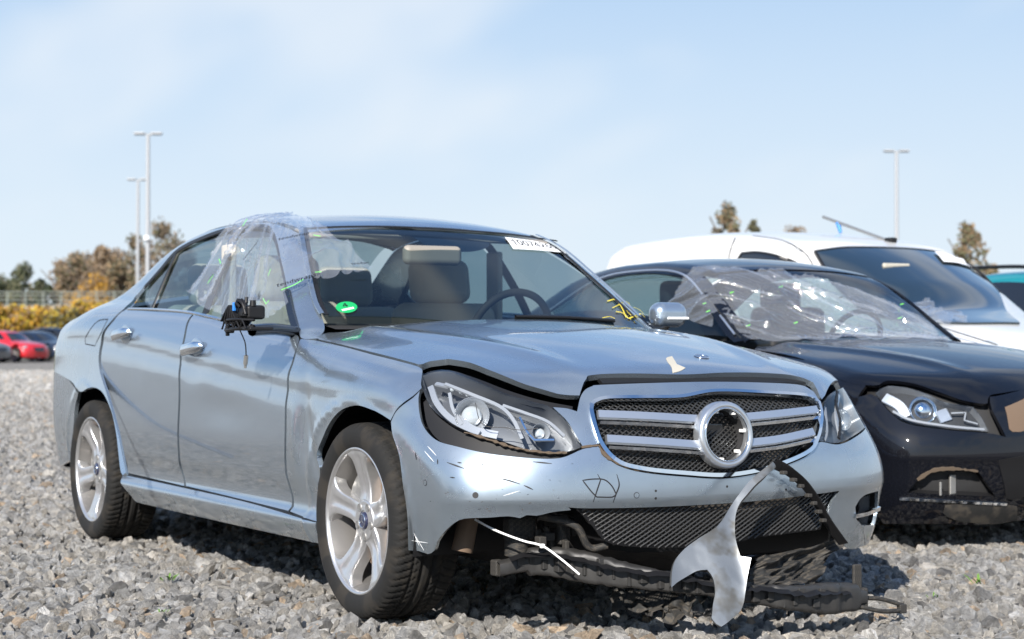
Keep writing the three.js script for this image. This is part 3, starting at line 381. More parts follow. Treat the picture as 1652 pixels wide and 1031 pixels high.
  const slat = (pts, up) => { const L = b.line(FB, pts, 10); part(grille, 'slat', ribbon(L.map(q => ({ p: q.p.clone().add(V(-.012, .012, 0)), n: V(.9, .43, 0).normalize() })), .029, .012), M.satin); part(grille, 'slat_edge', ribbon(L.map(q => ({ p: q.p.clone().add(V(-.006, -.009, 0)), n: V(1, -.1, 0).normalize() })), .011, .014), M.chrome); };
  slat([[966, 676], [1040, 679], [1110, 683], [1135, 684]]); slat([[980, 716], [1050, 720], [1120, 725], [1140, 727]]); slat([[1200, 681], [1260, 675], [1320, 668]]); slat([[1205, 723], [1260, 716], [1314, 704]]);
  { const prof = [[.082, -.03], [.082, .0], [.086, .012], [.096, .016], [.106, .008], [.108, -.02]]; const g = lathe(prof, 64); g.rotateZ(-Math.PI / 2); g.rotateZ(.10); g.translate(cR.x, cR.y, cR.z); part(grille, 'star_ring', g, M.satin); part(grille, 'ring_edge', (() => { const t = new THREE.TorusGeometry(.084, .003, 8, 60); t.rotateY(Math.PI / 2); t.rotateZ(.10); t.translate(cR.x + .012, cR.y + .001, cR.z); return t; })(), M.chrome);
    part(grille, 'radar_module', box(cR.x - .06, cR.y - .012, cR.z + .012, .03, .10, .085, .008), M.gloss); part(grille, 'clip', merge(Array.from({ length: 7 }, (_, k) => { const a = k * .9 + .3; return box(cR.x - .012, cR.y + Math.sin(a) * .078, cR.z + Math.cos(a) * .078, .02, .01, .012, .002); })), M.whitePl); part(grille, 'ring_well', (() => { const g2 = lathe([[.0815, -.01], [.078, -.07]], 48); g2.rotateZ(-Math.PI / 2); g2.translate(cR.x, cR.y, cR.z); return g2; })(), M.dark); }
  part(car, 'slam_panel', ribbon(b.line(FB, [[975, 613], [1137, 611], [1300, 613]], 12).map(q => ({ p: q.p.clone().add(V(-.03, -.012, 0)), n: V(.4, .9, 0).normalize() })), .05, .012), M.plastic);
  // lower air intake
  const lOut = [[935, 822], [1060, 820], [1188, 813], [1270, 805], [1352, 794], [1335, 829], [1330, 855], [1242, 866], [1170, 880], [1103, 885], [1040, 884], [986, 876], [960, 848]];
  const inlet = new THREE.Group(); inlet.name = 'lower_intake'; car.add(inlet);
  part(inlet, 'mesh', wireMesh(FB, CX, lOut, .02, .025, .0034), meshM);
  part(inlet, 'intake_frame', ribbon(b.line(FB, lOut, 8, true), .014, .012, true, -.03), M.plastic);
  part(inlet, 'radiator', b.panel(FB, CX, lOut, { cell: .05, inset: .13, flange: 0 }), M.radiator);
  part(car, 'fog_mesh', wireMesh(FB, CHR, [[1398, 800], [1417, 794], [1416, 822], [1411, 846], [1396, 846]], .03, .02, .0026), meshM);
  // headlights
  const hlR = [[681, 604], [700, 598], [724, 597], [764, 612], [814, 634], [860, 648], [888, 656], [913, 678], [930, 704], [938, 721], [910, 729], [857, 726], [814, 712], [748, 693], [702, 665], [684, 634]];
  const dk = PM({ color: C(.13, .135, .145), roughness: .3, metalness: .4, side: THREE.DoubleSide });
  function headlight(ch, out, right) {
    const h = new THREE.Group(); h.name = 'headlight'; car.add(h);
    part(h, 'lens', b.panel(FB, ch, out, { cell: .03, flange: .012 }), M.lens); part(h, 'housing', b.panel(FB, ch, out, { cell: .04, inset: .085, flange: -.08 }), dk);
    const deep = (px, py, d) => { const p = b.hit(FB, px, py), n = grad(FB, p); return { p: p.clone().addScaledVector(n, -d), n }; };
    const strip = (pts, w, d, mat, name, th = .006) => part(h, name, ribbon(densify(pts, 5, false).map(q => deep(q[0], q[1], d)), w, th), mat);
    const bowl = (px, py, r, d, mat, name) => { const { p, n } = deep(px, py, d); const q = new THREE.Quaternion().setFromUnitVectors(V(0, 1, 0), n.clone().lerp(V(1, 0, .25).normalize(), .6).normalize()); const g = lathe([[r * .25, -.045], [r * .6, -.03], [r * .9, -.01], [r, .008], [r * 1.06, .008], [r * 1.06, -.01]], 40); g.applyQuaternion(q); g.translate(p.x, p.y, p.z); part(h, name, g, mat); const s = new THREE.SphereGeometry(r * .62, 28, 18); s.scale(1, .6, 1); s.translate(0, -.02, 0); s.applyQuaternion(q); s.translate(p.x, p.y, p.z); part(h, 'projector_lens', s, projM); };
    return { h, deep, strip, bowl };
  }
  const projM = PM({ color: C(.55, .58, .6), roughness: .04, metalness: .3, clearcoat: 1, side: THREE.DoubleSide });
  {
    const { h, deep, strip, bowl } = headlight(CHL, hlR, true);
    bowl(757, 661, .052, .035, M.lampGrey, 'reflector'); bowl(873, 691, .027, .032, M.lampGrey, 'reflector');
    strip([[722, 627], [727, 655], [742, 680]], .012, .026, M.guide, 'light_guide'); strip([[716, 611], [760, 630], [805, 650], [827, 672], [842, 704]], .013, .024, M.guide, 'light_guide'); strip([[810, 648], [850, 662], [885, 676], [912, 700]], .011, .024, M.guide, 'light_guide'); strip([[838, 668], [850, 692], [862, 706], [895, 706]], .007, .024, M.chrome, 'light_guide');
    strip([[690, 615], [700, 645], [725, 672], [770, 694]], .022, .028, M.lampGrey, 'reflector_band'); strip([[728, 664], [757, 684], [800, 694]], .03, .042, M.lampGrey, 'reflector_band');
    strip([[700, 608], [722, 613]], .016, .03, M.lampGrey, 'reflector_band');
    for (const [x, y] of [[727, 617], [741, 621], [752, 626], [768, 632], [780, 637]]) { const { p } = deep(x, y, .03); const s = new THREE.SphereGeometry(.0085, 16, 12); s.translate(p.x, p.y, p.z); part(h, 'led_lens', s, projM); }
    part(h, 'crack', ribbon(b.line(FB, [[767, 650], [773, 676], [785, 688], [815, 690], [840, 694], [868, 691]], 4), .0025, .0008, false, .0005), M.ink);
    P('headlight_bracket', FB, CHL, [[678, 645], [683, 640], [702, 668], [748, 696], [814, 715], [857, 729], [910, 732], [936, 724], [904, 737], [854, 737], [789, 730], [739, 719], [704, 707], [683, 680]], M.plastic, { cell: .02, inset: .02, flange: .01 });
    part(car, 'mud', ribbon(b.line(FB, [[748, 697], [790, 709], [830, 722], [880, 730], [915, 730]], 5).map(q => ({ p: q.p.clone().addScaledVector(q.n, -.006 + .004 * noise(q.p.x * 60, q.p.z * 60)), n: q.n })), t => .003 + .011 * Math.abs(noise(t * 44, 2)), .006), M.mud);
    part(car, 'mud', ribbon(b.line(FB, [[938, 722], [952, 720], [966, 719], [976, 735], [1000, 750], [1040, 761]], 5), t => .002 + .010 * Math.abs(noise(t * 40, 5)), .004), M.mud);
    part(car, 'headlight_top_rail', ribbon(b.line(FB, [[690, 594], [724, 590], [764, 604], [814, 626], [870, 644], [925, 655]], 8).map(q => ({ p: q.p.clone().addScaledVector(q.n, -.03), n: q.n })), .03, .01), M.plastic);
  }
  {
    const hlL = [[1327, 668], [1332, 645], [1345, 632], [1362, 624], [1373, 632], [1388, 655], [1399, 684], [1384, 699], [1354, 714], [1324, 711], [1321, 692]];
    const { strip, bowl } = headlight(CHR, hlL, false); bowl(1376, 668, .036, .045, M.satin, 'reflector'); bowl(1334, 688, .022, .035, M.satin, 'reflector'); strip([[1360, 632], [1356, 665], [1362, 700]], .012, .022, M.guide, 'light_guide'); strip([[1340, 650], [1344, 690], [1340, 706]], .012, .03, M.guide, 'light_guide');
    part(car, 'crack', ribbon(b.line(FB, [[1351, 632], [1349, 655], [1355, 680], [1353, 708]], 4), t => .01 + .005 * noise(t * 20, 1), .004), M.plastic);
  }
  // handles, fuel flap, gaps
  for (const s of [1, -1]) for (const [x, y] of [[203, 540], [317, 563]]) { const p = b.hit(FB, x, y); p.z *= s; const hg = new THREE.Group(); hg.name = 'door_handle'; hg.position.copy(p); car.add(hg); const bar = gridSurf(12, 20, (u, v) => { const t = v * 2 - 1, a = u * Math.PI * 2, th = .022 * Math.sqrt(Math.max(0, 1 - t ** 6)); return [t * .105, .010 * t + Math.sin(a) * th * 1.1, s * (.012 + .028 * (1 - t * t * t * t) + Math.cos(a) * th * .55)]; }); part(hg, 'grip', bar, M.chrome); const cup = new THREE.SphereGeometry(.06, 28, 14); cup.scale(1.25, .75, .12); part(hg, 'cup', cup, M.paintPlain); }
  part(car, 'fuel_flap_gap', ribbon(b.line(FA, [[138, 555], [153, 558], [165, 533], [174, 515], [160, 517], [148, 528], [138, 545]], 4, true), .005, .0006, true, .0003), M.ink);
  // what is left of the door mirror
  const mg = new THREE.Group(); mg.name = 'broken_mirror'; car.add(mg);
  { const a = b.hit(FB, 470, 540), c = b.onPlane(410, 517, 2, 1.03); mg.position.copy(c);
    const d = a.clone().sub(c); part(mg, 'arm', merge([tube([d.clone().add(V(0, .01, -.02)), V(d.x * .5, -.03, d.z * .5), V(-.02, -.035, .0)], .022, 16, 8)]), M.gloss);
    const fr = []; for (let k = 0; k < 8; k++) { const x0 = -.115 + k * .028; fr.push(cyl([x0, -.03, .075], [x0 + .028, k % 2 ? -.03 : .0, .078], .0032, .0032, 6), cyl([x0, k % 2 ? 0 : -.03, .077], [x0 + .028, k % 2 ? -.03 : 0, .075], .003, .003, 6)); }
    fr.push(tube([[-.12, -.032, .06], [-.05, -.035, .085], [.04, -.03, .08], [.10, -.022, .04]], .006, 20, 6), tube([[-.115, .0, .055], [-.05, .002, .08], [.04, .003, .075], [.10, .0, .04]], .005, 20, 6), box(-.12, -.03, .045, .022, .03, .03, .005), box(-.128, -.045, .05, .012, .02, .014, .004), box(.02, -.03, .02, .2, .012, .09, .005));
    part(mg, 'frame', merge(fr), M.plastic);
    const dome = new THREE.SphereGeometry(.05, 24, 16); dome.scale(1.15, .9, .85); dome.translate(-.05, .018, .03); part(mg, 'motor', dome, M.gloss);
    const gc = [box(.035, .028, .02, .075, .05, .07, .012), box(.045, .03, .06, .05, .034, .012, .004), cyl([-.005, .02, .04], [-.005, .062, .04], .02, .016), cyl([.0, .062, .03], [-.004, .082, .028], .007, .006), cyl([.062, .05, .03], [.062, .07, .03], .012, .01), tube([[.0, .05, .06], [.02, .07, .07], [.05, .06, .065], [.07, .02, .06]], .007, 16, 6), tube([[.01, .045, .07], [.03, .06, .08], [.055, .045, .075]], .005, 12, 6)]; for (let k = 0; k < 5; k++) gc.push(box(-.095 + k * .019, .052 + .012 * Math.sin(k * 1.7), .03, .009, .03, .012, .002)); for (let k = 0; k < 6; k++) { const q = box(0, 0, 0, .004, .07, .012); q.rotateZ(-.9 + k * .35); q.translate(-.05 + .02 * (k - 2.5), .02, .072); gc.push(q); }
    part(mg, 'gear_case', merge(gc), M.plastic);
    part(mg, 'connector', box(-.002, .048, .075, .012, .03, .01, .002), M.bluePl); part(mg, 'wire', tube([V(.0, .05, .05), V(.03, .075, .06), V(.065, .05, .06), V(.06, .02, .07)], .003, 20, 6), M.plastic);
    part(mg, 'hanging_lead', tube([V(.01, -.03, .06), V(.015, -.08, .04), V(.0, -.125, .03)], .0022, 14, 6), M.plastic); part(mg, 'plug', merge([cyl([.0, -.125, .03], [-.012, -.155, .028], .008), cyl([-.012, -.155, .028], [-.016, -.168, .027], .005)]), M.metal); }
  { const lm = new THREE.Group(); lm.name = 'door_mirror'; lm.position.copy(b.onPlane(1074, 508, 2, -.93)).add(V(0, -.03, 0)); car.add(lm); const s = new RoundedBoxGeometry(.10, .105, .165, 5, .045); s.translate(0, .03, -.01); part(lm, 'shell', s, M.paintPlain); part(lm, 'foot', tube([[0, -.02, .12], [0, -.03, .05], [0, -.01, 0]], .025), M.gloss); part(lm, 'indicator', box(.038, .015, -.03, .03, .012, .11, .005), M.whitePl); }
  // cabin
  const dash = gridSurf(24, 14, (u, v) => { const z = lerp(-.68, .68, u); const t = v; const x = lerp(-.52 - .13 * (z / .7) ** 2, -1.05, t), y = lerp(.965, .985, t) + .012 * Math.sin(t * 3.1) + .045 * Math.exp(-(((z + .37) / .16) ** 2)) * sstep(.45, .8, t) - (t > .86 ? (t - .86) * 2.5 : 0); return [x, y, z]; });
  part(car, 'dashboard', dash, M.cabin); part(car, 'cabin_floor', box(-1.9, .55, 0, 2.5, .04, 1.5), M.cabin); part(car, 'parcel_shelf', box(-3.05, 1.04, 0, .42, .03, 1.15, .01), M.beige);
  function seat(x, z, w, name) { const g = new THREE.Group(); g.name = name; g.position.set(x, .39, z); car.add(g); part(g, 'cushion', box(.25, .08, 0, .52, .16, w, .06), M.beige); const bk = new RoundedBoxGeometry(.14, .62, w, 4, .06); bk.rotateZ(.28); bk.translate(-.09, .40, 0); part(g, 'backrest', bk, M.beige); const hr = new RoundedBoxGeometry(.11, .20, .29, 5, .05); hr.rotateZ(.18); hr.translate(-.20, .80, 0); part(g, 'headrest', hr, M.beige); part(g, 'headrest_post', merge([cyl([-.17, .64, .06], [-.19, .76, .06], .007), cyl([-.17, .64, -.06], [-.19, .76, -.06], .007)]), M.chrome); }
  seat(-1.62, .37, .50, 'front_seat'); seat(-1.62, -.37, .50, 'front_seat'); seat(-2.55, .33, .56, 'rear_seat'); seat(-2.55, -.33, .56, 'rear_seat');
  { const t = new THREE.TorusGeometry(.185, .016, 12, 60); t.rotateY(Math.PI / 2); t.rotateZ(-.38); t.translate(-1.18, .955, -.37); const hub = new RoundedBoxGeometry(.05, .12, .17, 3, .02); hub.rotateZ(-.38); hub.translate(-1.16, .95, -.37); part(car, 'steering_wheel', merge([t, hub, cyl([-1.16, .95, -.54], [-1.16, .95, -.2], .013)]), M.cabin); }
  part(car, 'interior_mirror', (() => { const p = b.onPlane(697, 412, 0, -1.03); const g = new RoundedBoxGeometry(.05, .078, .26, 5, .024); g.translate(p.x, p.y, p.z); return g; })(), M.mirrorShell);
  for (const z of [.34, -.34]) part(car, 'sun_visor', (() => { const g = new RoundedBoxGeometry(.17, .016, .42, 3, .007); g.rotateZ(-.22); g.translate(-1.25, 1.355, z); return g; })(), M.mirrorShell);
  for (const s of [1, -1]) part(car, 'pillar_lining', box(-1.80, 1.13, s * .645, .11, .40, .03, .01), M.beige);
  // stickers and chalk marks on the windshield
  { const p = b.hit(FU, 559, 496), n = grad(FU, p), q = new THREE.Quaternion().setFromUnitVectors(V(0, 0, 1), n); const st = new THREE.Group(); st.name = 'emission_sticker'; st.position.copy(p).addScaledVector(n, .0005); { const rt = V(0, 0, -1).addScaledVector(n, n.z).normalize(); st.quaternion.setFromRotationMatrix(new THREE.Matrix4().makeBasis(rt, n.clone().cross(rt), n)); } car.add(st);
    const g = new THREE.CircleGeometry(.04, 40); g.translate(0, 0, .0008); part(st, 'disc', g, new THREE.MeshStandardMaterial({ roughness: .5, side: THREE.DoubleSide, map: canvasTex(256, 256, (x, w, h) => { x.fillStyle = '#129a55'; x.fillRect(0, 0, w, h); x.fillStyle = '#0a0a0a'; x.font = 'bold 120px sans-serif'; x.textAlign = 'center'; x.fillText('4', 128, 120); x.fillStyle = '#eef3ee'; x.fillRect(50, 150, 156, 44); x.strokeStyle = '#0a5a34'; x.lineWidth = 5; x.strokeRect(50, 150, 156, 44); x.fillStyle = '#6aa588'; x.fillRect(66, 164, 120, 14); }) })); }
  { const tex = canvasTex(512, 128, (x, w, h) => { x.fillStyle = '#f2f2f0'; x.fillRect(0, 0, w, h); x.fillStyle = '#141414'; x.font = 'bold 92px sans-serif'; x.fillText('10074260', 26, 84); x.fillStyle = '#777'; for (let i = 0; i < 18; i++) x.fillRect(30 + i * 24, 108, 15, 8); });
    const cn = [[814, 383], [905, 391], [921, 412], [828, 402]].map(q => b.hit(FU, q[0], q[1])), nx = 12, ny = 3; const g = gridSurf(nx, ny, (u, v) => { const p = cn[3].clone().lerp(cn[2], u).lerp(cn[0].clone().lerp(cn[1], u), v); const n = grad(FU, p); let s = FU(p.x, p.y, p.z); for (let k = 0; k < 4; k++) { p.addScaledVector(n, -s * .8); s = FU(p.x, p.y, p.z); } p.addScaledVector(n, .0015); return [p.x, p.y, p.z]; }); part(car, 'paper_label', g, new THREE.MeshStandardMaterial({ map: tex, roughness: .7, side: THREE.DoubleSide })); }
  const chalk = (pts, w = .005) => ribbon(b.line(FU, pts, 4), w, .0006, false, .0005);
  part(car, 'chalk_mark', merge([chalk([[980, 486], [990, 483], [1000, 488], [1010, 500], [1020, 510], [1030, 512]], .006), chalk([[988, 497], [998, 492], [1006, 486], [1014, 489], [1020, 500]], .004), chalk([[994, 503], [1005, 505], [1014, 514], [1034, 506], [1040, 512]], .007), chalk([[999, 490], [1005, 500], [1010, 512], [1018, 515]], .006), chalk([[972, 513], [984, 511], [992, 514]], .004), chalk([[1022, 496], [1032, 500], [1038, 507]], .004)]), M.yellow);
  // front structure behind the torn bumper
  const at = (px, py, x) => b.onPlane(px, py, 0, x);
  { const c = at(757, 862, .45), e = at(745, 890, .45); part(car, 'washer_canister', cyl([c.x, c.y + .06, c.z], [e.x, e.y, e.z], .032, .034, 24), M.rust); const h = at(838, 852, .55); part(car, 'control_unit', merge([box(h.x, h.y, h.z, .05, .075, .10, .012), cyl([h.x, h.y - .02, h.z + .01], [h.x, h.y - .085, h.z + .01], .038)]), M.dusty);
    const br = []; for (let k = 0; k < 16; k++) { const p = at(rr(862, 930), rr(838, 905), rr(.5, .66)); br.push(box(p.x, p.y, p.z, rr(.01, .04), rr(.02, .06), rr(.015, .05), .004)); } part(car, 'broken_bracket', merge(br), M.dusty);
    const p1 = at(870, 832, .66), p2 = at(930, 850, .72), p3 = at(952, 884, .72), p4 = at(980, 880, .74); part(car, 'bumper_stay', merge([tube([p1, p2, p3, p4], .012, 20, 6), tube([at(880, 850, .6), at(890, 880, .6), at(880, 905, .58)], .01, 12, 6), tube([at(905, 842, .64), at(910, 870, .64), at(925, 895, .62)], .014, 12, 6)]), M.dusty); }
  part(car, 'splash_shield', merge([box(.42, .30, -.15, .03, .24, 1.2, .01)]), M.plastic);
  // wheels
  wheel(car, 0, .326, .79, 1, 0); wheel(car, -2.874, .326, .795, 1, .5); wheel(car, 0, .326, -.79, -1, 1); wheel(car, -2.874, .326, -.795, -1, 1.7);
}

// ---------- loose things on and under the sedan ----------
{ // clear film draped over the broken side window and the A-pillar
  const g = thing('plastic_film', 'torn clear plastic film taped over the side window and front pillar of the silver-blue sedan', 'plastic film');
  const b = new Body(g, 3.6, 11), ch = planar([.42, .40, .82]);
  const top = ch.uvs(b.hit(FA, 452, 352));
  const folds = (p, u, v) => { const du = u - top[0], dv = v - top[1], r = Math.hypot(du, dv) + .02, an = Math.atan2(du, -dv + .12); const warp = fbm(u * 5, v * 5, 1) * .5; const r1 = 1 - Math.abs(noise(an * 7 + warp, r * 2.2, 3)), r2 = 1 - Math.abs(noise(an * 19 + warp * 3, r * 5, 8)), r3 = 1 - Math.abs(noise(u * 30 + warp * 4, v * 44, 5)); const calm = p.y > 1.39 ? .45 : 1, m2 = sstep(-.2, .4, noise(u * 6, v * 6, 17)); return .005 + calm * (.032 * Math.pow(r1, 4) + .017 * Math.pow(r2, 3) + .005 * m2 * Math.pow(r3, 3)); };
  const outline = [[387, 350], [421, 346], [461, 347], [482, 354], [514, 364], [552, 396], [575, 414], [601, 434], [565, 445], [537, 452], [507, 454], [486, 462], [464, 474], [470, 492], [461, 505], [441, 516], [405, 515], [370, 512], [345, 507], [329, 502], [332, 492], [311, 480], [317, 468], [325, 456], [348, 421], [373, 378]];
  part(g, 'sheet', b.panel(FA, ch, outline, { cell: .005, flange: 0, disp: folds }), M.film);
  const word = (px, py, ang, size, txt, mat) => { const cv = canvasTex(256, 64, (x, w, h) => { x.clearRect(0, 0, w, h); x.fillStyle = mat; x.font = 'bold 44px sans-serif'; x.textAlign = 'center'; x.fillText(txt, 128, 46); }); const p = b.hit(FA, px, py), n = grad(FA, p); const q = new THREE.PlaneGeometry(size * 4, size); q.rotateZ(ang); const m = new THREE.MeshStandardMaterial({ map: cv, alphaTest: .5, roughness: .6, side: THREE.DoubleSide }); q.applyQuaternion(new THREE.Quaternion().setFromRotationMatrix(new THREE.Matrix4().lookAt(n, V(0, 0, 0), V(0, 1, 0)))); p.addScaledVector(n, .034); q.translate(p.x, p.y, p.z); part(g, 'print', q, m); };
  word(483, 463, .42, .045, 'tendwraps', '#0c0d14'); word(478, 393, .35, .04, 'tendwrap', '#0c0d14'); word(430, 483, -.7, .04, 'lab', '#0c0d14'); word(416, 410, 1.0, .03, 'tendwraps', '#20242c'); word(580, 437, .15, .03, 'tendwr', '#20242c'); word(352, 452, .95, .03, 'lab', '#20242c');
  const dash = pts => part(g, 'green_print', ribbon(b.line(FA, pts, 3).map(q => ({ p: q.p.addScaledVector(q.n, .033), n: q.n })), .004, .0005), M.lime);
  dash([[463, 476], [480, 470], [492, 462]]); dash([[505, 391], [516, 393]]); dash([[436, 487], [441, 496], [446, 490]]); dash([[364, 424], [367, 432]]); dash([[346, 463], [355, 449]]); dash([[400, 374], [405, 364]]); dash([[508, 451], [518, 450]]); dash([[444, 451], [448, 440]]);
}
{ // torn-off piece of the bumper leaning on the front
  const g = thing('bumper_fragment', 'torn silver bumper fragment shaped like a Y leaning against the lower grille', 'car part');
  const b = new Body(g, 3, 9);
  const stem = spl([[.02, .075], [.2, .05], [.35, .02], [.56, -.10]]);
  const FF = (x, y, z) => x - (.885 + .19 * clamp((.56 - y) / .5) - .10 * (z - .05) ** 2 + .02 * Math.sin(z * 9 + y * 6) + .004 * fbm(y * 14, z * 14, 3) + .045 * Math.exp(-(((z - stem(y)) / .045) ** 2)) - .03 * sstep(.12, .3, z));
  const out = [[1247, 745], [1225, 762], [1204, 782], [1180, 815], [1160, 846], [1128, 868], [1104, 886], [1090, 903], [1084, 925], [1083, 948], [1095, 938], [1110, 929], [1125, 921], [1141, 919], [1150, 932], [1154, 955], [1150, 980], [1148, 997], [1155, 1006], [1164, 1011], [1180, 999], [1197, 981], [1204, 945], [1212, 900], [1194, 897], [1187, 870], [1186, 838], [1192, 815], [1204, 799], [1222, 779], [1240, 764], [1252, 753]];
  const silv = PM({ color: C(.17, .185, .20), metalness: .55, roughness: .4, clearcoat: .35, clearcoatRoughness: .25, map: mudStreak(), side: THREE.DoubleSide });
  part(g, 'shell', b.panel(FF, planar([1, 0, 0]), out, { cell: .012, flange: .012 }), silv);
  const L = densify([[1250, 748], [1272, 760], [1298, 782], [1318, 810], [1333, 838], [1348, 860], [1361, 878]], 5, false).map((q, i, a) => { const t = i / (a.length - 1); const p = b.onPlane(q[0], q[1], 0, lerp(.905, .84, t)); return { p, n: V(.35, .25, .9).normalize() }; });
  part(g, 'edge_strip', ribbon(L, .035, .005), M.plastic);
  part(g, 'clip', merge([4, 8, 11, 15, 18, 21, 24].filter(k => k < L.length).map(k => { const p = L[k].p; return box(p.x + .01, p.y - .01, p.z + .016, .022, .012, .018, .003); })), M.dusty);
}
function mudStreak() { return dataTex(256, (u, v, i, j) => { const m = clamp((tf(u, v, 5, 41) - .5) * 3.2) + (hsh(i, j, 3) > .985 ? .5 : 0); return [lerp(1, .8, m), lerp(1, .76, m), lerp(1, .70, m)]; }, 5); }
{ // the bumper carrier torn off below
  const g = thing('bumper_carrier', 'long dirty black plastic bumper carrier lying bent on the gravel under the sedan', 'car part');
  const b = new Body(g, 3, 9); const at = (px, py, y) => b.onPlane(px, py, 1, y);
  const C3 = new THREE.CatmullRomCurve3([at(802, 918, .215), at(870, 905, .235), at(930, 912, .225), at(1000, 926, .205), at(1100, 942, .178), at(1200, 957, .145), at(1300, 966, .115), at(1385, 962, .095)]);
  const beam = gridSurf(16, 110, (u, v) => { const p = C3.getPointAt(v), t = C3.getTangentAt(v), s = V(0, 1, 0).cross(t).normalize(); const a = u * Math.PI * 2; let h = .036 + .012 * Math.sin(v * 9) + .003 * noise(v * 60, 2), d = .03 + .008 * noise(v * 30, 7); if (v < .08 || v > .97) { h *= .6; } const sq = q => Math.sign(q) * Math.pow(Math.abs(q), .45); p.addScaledVector(s, sq(Math.cos(a)) * d + .002 * noise(v * 80, u * 9)); p.y += sq(Math.sin(a)) * h + .0015 * noise(v * 120, u * 14); return [p.x, p.y, p.z]; });
  part(g, 'beam', beam, M.carrier);
  for (let k = 0; k < 26; k++) { const v = .06 + k * .034 + rr(-.008, .008), p = C3.getPointAt(v); part(g, 'rib', box(p.x + .022, p.y + rr(-.01, .025), p.z + .018, rr(.012, .03), rr(.02, .055), rr(.006, .03), .002), M.carrier); }
  const lip = gridSurf(80, 3, (u, v) => { const p = C3.getPointAt(.04 + u * .92); return [p.x + .03 + v * .03 + .004 * noise(u * 40, v), p.y + .03 + .006 * noise(u * 60, 3) - v * .01, p.z + .03 + v * .012]; }); part(g, 'lip', lip, M.plastic);
  { const p = at(1384, 965, .09), q = at(1455, 982, .045); part(g, 'end_bracket', merge([box(p.x, p.y, p.z, .05, .07, .05, .008), tube([p, p.clone().lerp(q, .5).add(V(0, .015, 0)), q.clone().add(V(0, .012, 0))], .008, 12, 6), tube([p.clone().add(V(.03, -.02, .03)), p.clone().lerp(q, .5).add(V(.03, -.02, .02)), q.clone().add(V(.0, -.006, 0))], .008, 12, 6), box(q.x, q.y, q.z, .02, .03, .03, .004)]), M.dusty); const t0 = at(1383, 955, .115), t1 = t0.clone().add(V(-.02, .085, -.015)); part(g, 'mounting_tab', merge([box((t0.x + t1.x) / 2, (t0.y + t1.y) / 2, (t0.z + t1.z) / 2, .012, .09, .035, .005)]), M.dusty); }
  { const p = at(803, 916, .215); part(g, 'mounting_tab', merge([box(p.x, p.y, p.z, .04, .05, .035, .006), box(p.x + .02, p.y + .01, p.z - .06, .03, .02, .1, .004)]), M.dusty); }
}
{ const g = thing('wheel_liner', 'crumpled dark ribbed wheel liner drooping to the gravel below the sedan', 'car part'); const b = new Body(g, 3, 9); const a = b.onPlane(985, 965, 1, .07), c = b.onPlane(1115, 990, 1, .02);
  part(g, 'sheet', gridSurf(60, 12, (u, v) => { const p = a.clone().lerp(c, u); return [p.x + .06 * v + .02 * Math.abs(Math.sin(u * 26)) + .02 * noise(u * 8, v * 3), p.y + .055 * (1 - v) - .03 * v + .015 * Math.sin(u * 26) + .02 * noise(u * 6, v * 4, 2), p.z + .02 * noise(u * 9, v * 5, 4) + .03 * v]; }), M.dusty); }
{ const g = thing('undertray', 'crumpled black plastic undertray hanging below the lower intake', 'car part'); const b = new Body(g, 3, 9); const A = b.onPlane(1210, 905, 0, .72), B = b.onPlane(1352, 872, 0, .70), A2 = b.onPlane(1195, 955, 0, .80), B2 = b.onPlane(1310, 945, 0, .76);
  part(g, 'sheet', gridSurf(40, 24, (u, v) => { const p = A.clone().lerp(B, u).lerp(A2.clone().lerp(B2, u), v); const f = .03 * fbm(u * 4, v * 4, 2) + .018 * (1 - Math.abs(noise(u * 7 + v * 4, v * 5, 9))) ; return [p.x + f * 1.4, p.y + f * .6, p.z + .02 * noise(u * 5, v * 5, 6)]; }), M.dusty);
  const D = b.onPlane(950, 885, 0, .68), E = b.onPlane(1200, 900, 0, .70), D2 = b.onPlane(930, 905, 0, .58), E2 = b.onPlane(1195, 930, 0, .62); part(g, 'sheet', gridSurf(50, 12, (u, v) => { const p = D.clone().lerp(E, u).lerp(D2.clone().lerp(E2, u), v); const f = .02 * fbm(u * 7, v * 4, 12); return [p.x + f, p.y + f, p.z]; }), M.plastic); }
{ const g = thing('plastic_strip', 'thin white plastic strip hanging from the torn bumper edge', 'plastic strip'); const b = new Body(g, 3, 9); const P = [[766, 838, .55], [800, 856, .62], [845, 873, .68], [875, 881, .72], [905, 902, .76], [935, 927, .80]].map(q => b.onPlane(q[0], q[1], 0, q[2]));
  const L = new THREE.CatmullRomCurve3(P).getSpacedPoints(30).map(p => ({ p, n: V(.7, .5, .5).normalize() })); part(g, 'strip', ribbon(L, .0065, .002), M.whitePl); part(g, 'clip', (() => { const p = P[3]; return box(p.x, p.y, p.z, .014, .014, .014, .004); })(), M.whitePl); }

